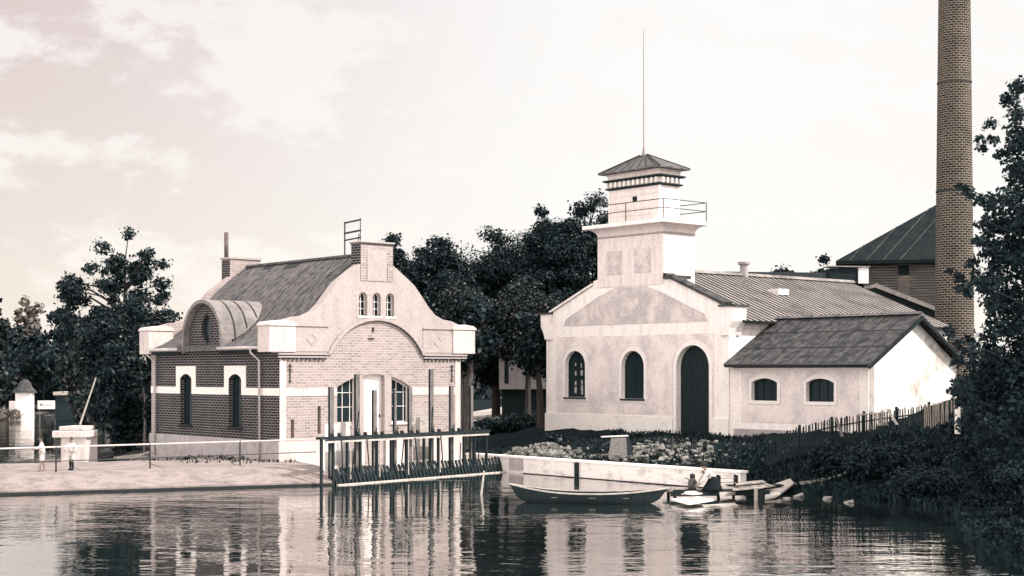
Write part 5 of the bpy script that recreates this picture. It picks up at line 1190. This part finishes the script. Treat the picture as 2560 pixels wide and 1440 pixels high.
def standing(lean_=0, larm=0, rarm=0, stride=.06, ltgt=None, rtgt=None):
    J = dict(pelvis=(0, 0, .93), waist=(.01, 0, 1.08), chest=(.02+lean_*.3, 0, 1.32), neck=(.02+lean_*.5, 0, 1.48), headb=(.03+lean_*.6, 0, 1.56), head=(.045+lean_*.6, 0, 1.64))
    for s, sg, tg in (('l', 1, ltgt), ('r', -1, rtgt)):
        J[s+'sh'] = (.02+lean_*.3, sg*.18, 1.38)
        if tg: e, w2 = tg
        else: e, w2 = (-.01, sg*.24, 1.12), (.08, sg*.24, .90)
        J[s+'el'] = e; J[s+'wr'] = w2; dv = (Vector(w2)-Vector(e)).normalized()*.08; J[s+'palm'] = tuple(Vector(w2)+dv)
        st = stride*sg
        J[s+'hip'] = (0, sg*.09, .88); J[s+'kn'] = (.02+st, sg*.10, .48); J[s+'an'] = (st*1.8, sg*.11, .085); J[s+'toe'] = (st*1.8+.14, sg*.125, .04)
    return J
# child at left with white clothes, hand on the rail
qx, qy = at(106, 61.3)[:2]
person('child in loose white shirt and long pale trousers, standing left at the railing', (qx, qy, .67), R(200), .84, standing(.05, ltgt=((.16, .26, 1.2), (.42, .22, 1.12)), rtgt=((.02, -.30, 1.14), (.16, -.2, 1.0))), 'cloth_w', trousers=('cloth_w', .95), group='children at the quay railing')
qx, qy = at(179, 61.9)[:2]
person('child in light shirt and dark stockings, standing nearer the brick house at the railing', (qx, qy, .67), R(250), .80, standing(.02, ltgt=((.0, .27, 1.15), (.16, .2, 1.02)), rtgt=((.1, -.26, 1.2), (.3, -.16, 1.1)), stride=.03), 'cloth_w', trousers=('cloth_w', .8), socks=True, group='children at the quay railing')
# kneeling washer
HT = .38
J = dict(pelvis=(-.33, 0, .42), waist=(-.23, 0, .56), chest=(-.07, 0, .72), neck=(.02, 0, .84), headb=(.06, 0, .89), head=(.09, 0, .97))
for s, sg in (('l', 1), ('r', -1)):
    J[s+'sh'] = (-.03, sg*.18, .74); J[s+'el'] = (.15, sg*.18, .48); J[s+'wr'] = (.33, sg*.13, .24); J[s+'palm'] = (.39, sg*.11, .17)
    J[s+'hip'] = (-.33, sg*.10, .40); J[s+'kn'] = (.0, sg*.14, .08); J[s+'an'] = (-.38, sg*.13, .07); J[s+'toe'] = (-.5, sg*.13, .03)
kx, ky = at(1764, 56.3)[:2]
person('person in dark hat, white sleeves and dark skirt kneeling to wash clothes on the jetty', (kx, ky, .27), R(192), 1.0, J, 'cloth_w', hat=True,
       skirt=('cloth_d', [(-.25, 0, .56, .14, .17), (-.31, 0, .46, .19, .22), (-.30, 0, .30, .27, .26), (-.27, 0, .12, .36, .28), (-.27, 0, .01, .39, .30)]))
# washing and can
x_, y_ = wat(1735, 1236, .27); wp = thing('wet_washing', 'crumpled white wet washing under the hands of the kneeling person', 'washing', (x_-.08, y_, .27))
mb = MB(); n, m_ = 16, 8; rng = np.random.default_rng(4)
for i in range(m_+1):
    ph = math.pi/2*i/m_
    for j in range(n):
        t = 2*math.pi*j/n; w_ = 1+.18*math.sin(3*t+i)+.1*math.sin(7*t); mb.v.append((.36*math.cos(t)*math.cos(ph)*w_, .2*math.sin(t)*math.cos(ph)*w_, .11*math.sin(ph)*w_))
for i in range(m_):
    for j in range(n): j2 = (j+1) % n; mb.f.append((i*n+j, i*n+j2, (i+1)*n+j2, (i+1)*n+j))
mb.build('cloth', 'cloth_w', wp, smooth=True)
x_, y_ = at(1731, 56.6)[:2]; cn = thing('milk_can', 'dark upright lidded can standing beside the kneeling person', 'can', (x_, y_, .27))
MB().lathe([(.13, 0), (.165, .08), (.17, .34), (.11, .44), (.085, .48)], (0, 0), 16).build('body', mat('dark_tin', (.05, .05, .05), .4, var=.3, vs=6, spec=.5), cn, smooth=True)
MB().lathe([(.09, .48), (.105, .50), (.105, .60), (.07, .64), (.02, .65)], (0, 0), 14).build('lid', 'iron', cn, smooth=True)
MB().tube([(-.12, 0, .40), (-.24, 0, .47), (-.28, 0, .46)], .02, 6).build('handle', 'iron', cn)
# low washing box
x_, y_ = at(1700, 56.2)[:2]; bx_ = thing('wash_trough', 'low pale wooden kneeling trough at the left end of the jetty', 'trough', (x_, y_, .27), R(12))
MB().box(-.35, .35, -.2, .2, 0, .03).build('floor', 'wood_pale', bx_); MB().box(-.37, -.34, -.2, .2, 0, .16).build('end_board', 'wood_pale', bx_); MB().box(-.35, .35, .2, .23, 0, .13).build('back_board', 'wood_pale', bx_); MB().box(-.35, .35, -.23, -.2, 0, .08).build('front_board', 'wood_dark', bx_)
# ================================================================ LEFT DISTANCE
d = 150; x_, y_ = at(62, d)[:2]; ks = thing('white_kiosk', 'small white waterside kiosk with shaggy domed roof at far left', 'kiosk', (x_, y_, 0), R(10)); z1 = 4.8-(980-930)/3700*d
MB().box(-.8, .8, -.8, .8, -.3, z1).build('wall', 'plaster_white', ks)
MB().lathe([(1.25, z1-.08), (1.15, z1+.12), (.75, z1+.5), (.6, z1+.9), (.25, z1+1.25)], (0, 0), 14).build('roof', 'roof_dark', ks)
MB().box(-1.45, -.81, -.5, .5, -.2, z1-.9).build('side_shed', 'plaster_white', ks)
for i, px in enumerate((8, 38)):
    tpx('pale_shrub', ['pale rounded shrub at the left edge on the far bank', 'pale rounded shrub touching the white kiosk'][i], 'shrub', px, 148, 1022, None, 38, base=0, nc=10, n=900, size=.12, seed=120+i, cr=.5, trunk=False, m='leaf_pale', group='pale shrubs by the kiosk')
x_, y_ = at(163, 146)[:2]; bt = thing('boathouse', 'dark boathouse with flat pale roof edge across the pond', 'boathouse', (x_, y_, 0)); z1 = 4.8-(984-930)/3700*146
MB().box(-.95, .95, 0, 3, -.3, z1-.15).build('wall', 'wood_dark', bt); MB().box(-1.1, 1.1, -.3, 3.2, z1-.148, z1+.18).build('roof', 'wood_pale', bt)
MB().box(-.7, .7, -.03, -.002, .1, z1-.5).build('doorway', 'dark_in', bt)
# board on a post
x_, y_ = at(116, 104)[:2]; sg = thing('sign_board', 'pale notice board with small dark lettering on a thin post in the pond', 'sign', (x_, y_, 0)); zc = 4.8-(1012-930)/3700*104
MB().box(-.62, .60, -.02, .02, zc-.30, zc+.30).build('board', 'white', sg, bevel=.006)
MB().tube([(-.48, .05, -.8), (-.48, .05, zc+.28)], .035, 6).build('post', 'wood_grey', sg)
m2 = MB()      # faded lettering: a bold capital then smaller strokes, as far as the photograph shows it
m2.box(-.42, -.38, -.03, -.021, zc-.09, zc+.09); m2.box(-.379, -.30, -.03, -.021, zc+.05, zc+.09); m2.box(-.379, -.30, -.03, -.021, zc-.02, zc+.015); m2.box(-.379, -.30, -.03, -.021, zc-.09, zc-.055); m2.box(-.299, -.27, -.03, -.021, zc-.08, zc+.08)
for i, x in enumerate(np.arange(-.2, .4, .105)): m2.box(x, x+.028, -.03, -.021, zc-.05, zc+.04); m2.box(x+.029, x+.07, -.03, -.021, zc-.05+(i % 2)*.06, zc-.03+(i % 2)*.06)
m2.build('lettering', 'wood_grey', sg)
# pier with cap and slanting pole
x_, y_ = at(184, 73.5)[:2]; pi_ = thing('concrete_pier', 'pale concrete pier with ragged wider cap behind the two children', 'pier', (x_, y_, 0), R(-5)); zt = 4.8-(1066-930)/3700*73.5
MB().box(-.66, .66, 0, 1.5, -.8, zt-.55).build('shaft', 'trim', pi_, bevel=.03)
mb = MB(); mb.prism([(-1.02, -.25), (-.6, -.3), (.3, -.28), (.7, -.2), (.86, .1), (.8, 1.0), (.6, 1.7), (-.7, 1.7), (-.95, .6)], 'z', zt-.548, zt-.22); mb.prism([(-.72, -.1), (.55, -.12), (.7, .8), (.5, 1.5), (-.6, 1.5)], 'z', zt-.218, zt); mb.build('cap', 'trim', pi_, bevel=.04)
MB().box(-1.6, -.67, .3, 1.2, -.8, .42).build('lower_step', 'concrete', pi_)
pa = at(200, 74, 1062); pb = at(240, 74.5, 944); po = thing('slanting_pole', 'long thin pale pole slanting up from the concrete pier', 'pole', pa)
MB().tube([(0, 0, 0), tuple(Vector(pb)-Vector(pa))], [.05, .03], 7).build('pole', 'wood_pale', po)
# fallen timber by the bush
x_, y_ = at(338, 76)[:2]; z_ = gh(x_, y_)
tl = thing('timber_pile', 'pale broken timbers lying behind the quay beside the dark bush', 'timber', (x_, y_, max(z_, .3)))
for i, (a, b) in enumerate((((-1.1, 0, .1), (.9, .3, .35)), ((-.9, -.2, .05), (.7, -.1, .2)), ((-.3, .2, .0), (.8, -.3, .42)))): MB().bar(a, b, .14, .08).build('timber', 'wood_pale', tl)
# small house among the trees
x_, y_ = at(1297, 108)[:2]; th = thing('shaded_house', 'grey house half hidden by dark trees between the two main houses', 'house', (x_, y_, 1.2), R(-6)); zl = 4.8-(973-930)/3700*108-1.2
MB().box(-1.45, 2.2, 0, 5, zl, zl+3.6).build('upper_wall', 'foundation', th); MB().box(-1.3, 2.2, .5, 5, -.4, zl-.003).build('porch_shade', 'wood_dark', th)  # dark lower block stands in for the shaded porch opening
MB().box(.65, 1.35, -.03, -.002, zl+.9, zl+2.6).build('window', 'dark_in', th); MB().box(-1.05, -.75, -.03, -.002, zl+.4, zl+3.0).build('drainpipe', 'wood_dark', th)
MB().prism([(-1.8, zl+3.602), (2.5, zl+3.602), (.4, zl+5.2)], 'y', -.3, 5.3).build('roof', 'roof_black', th)
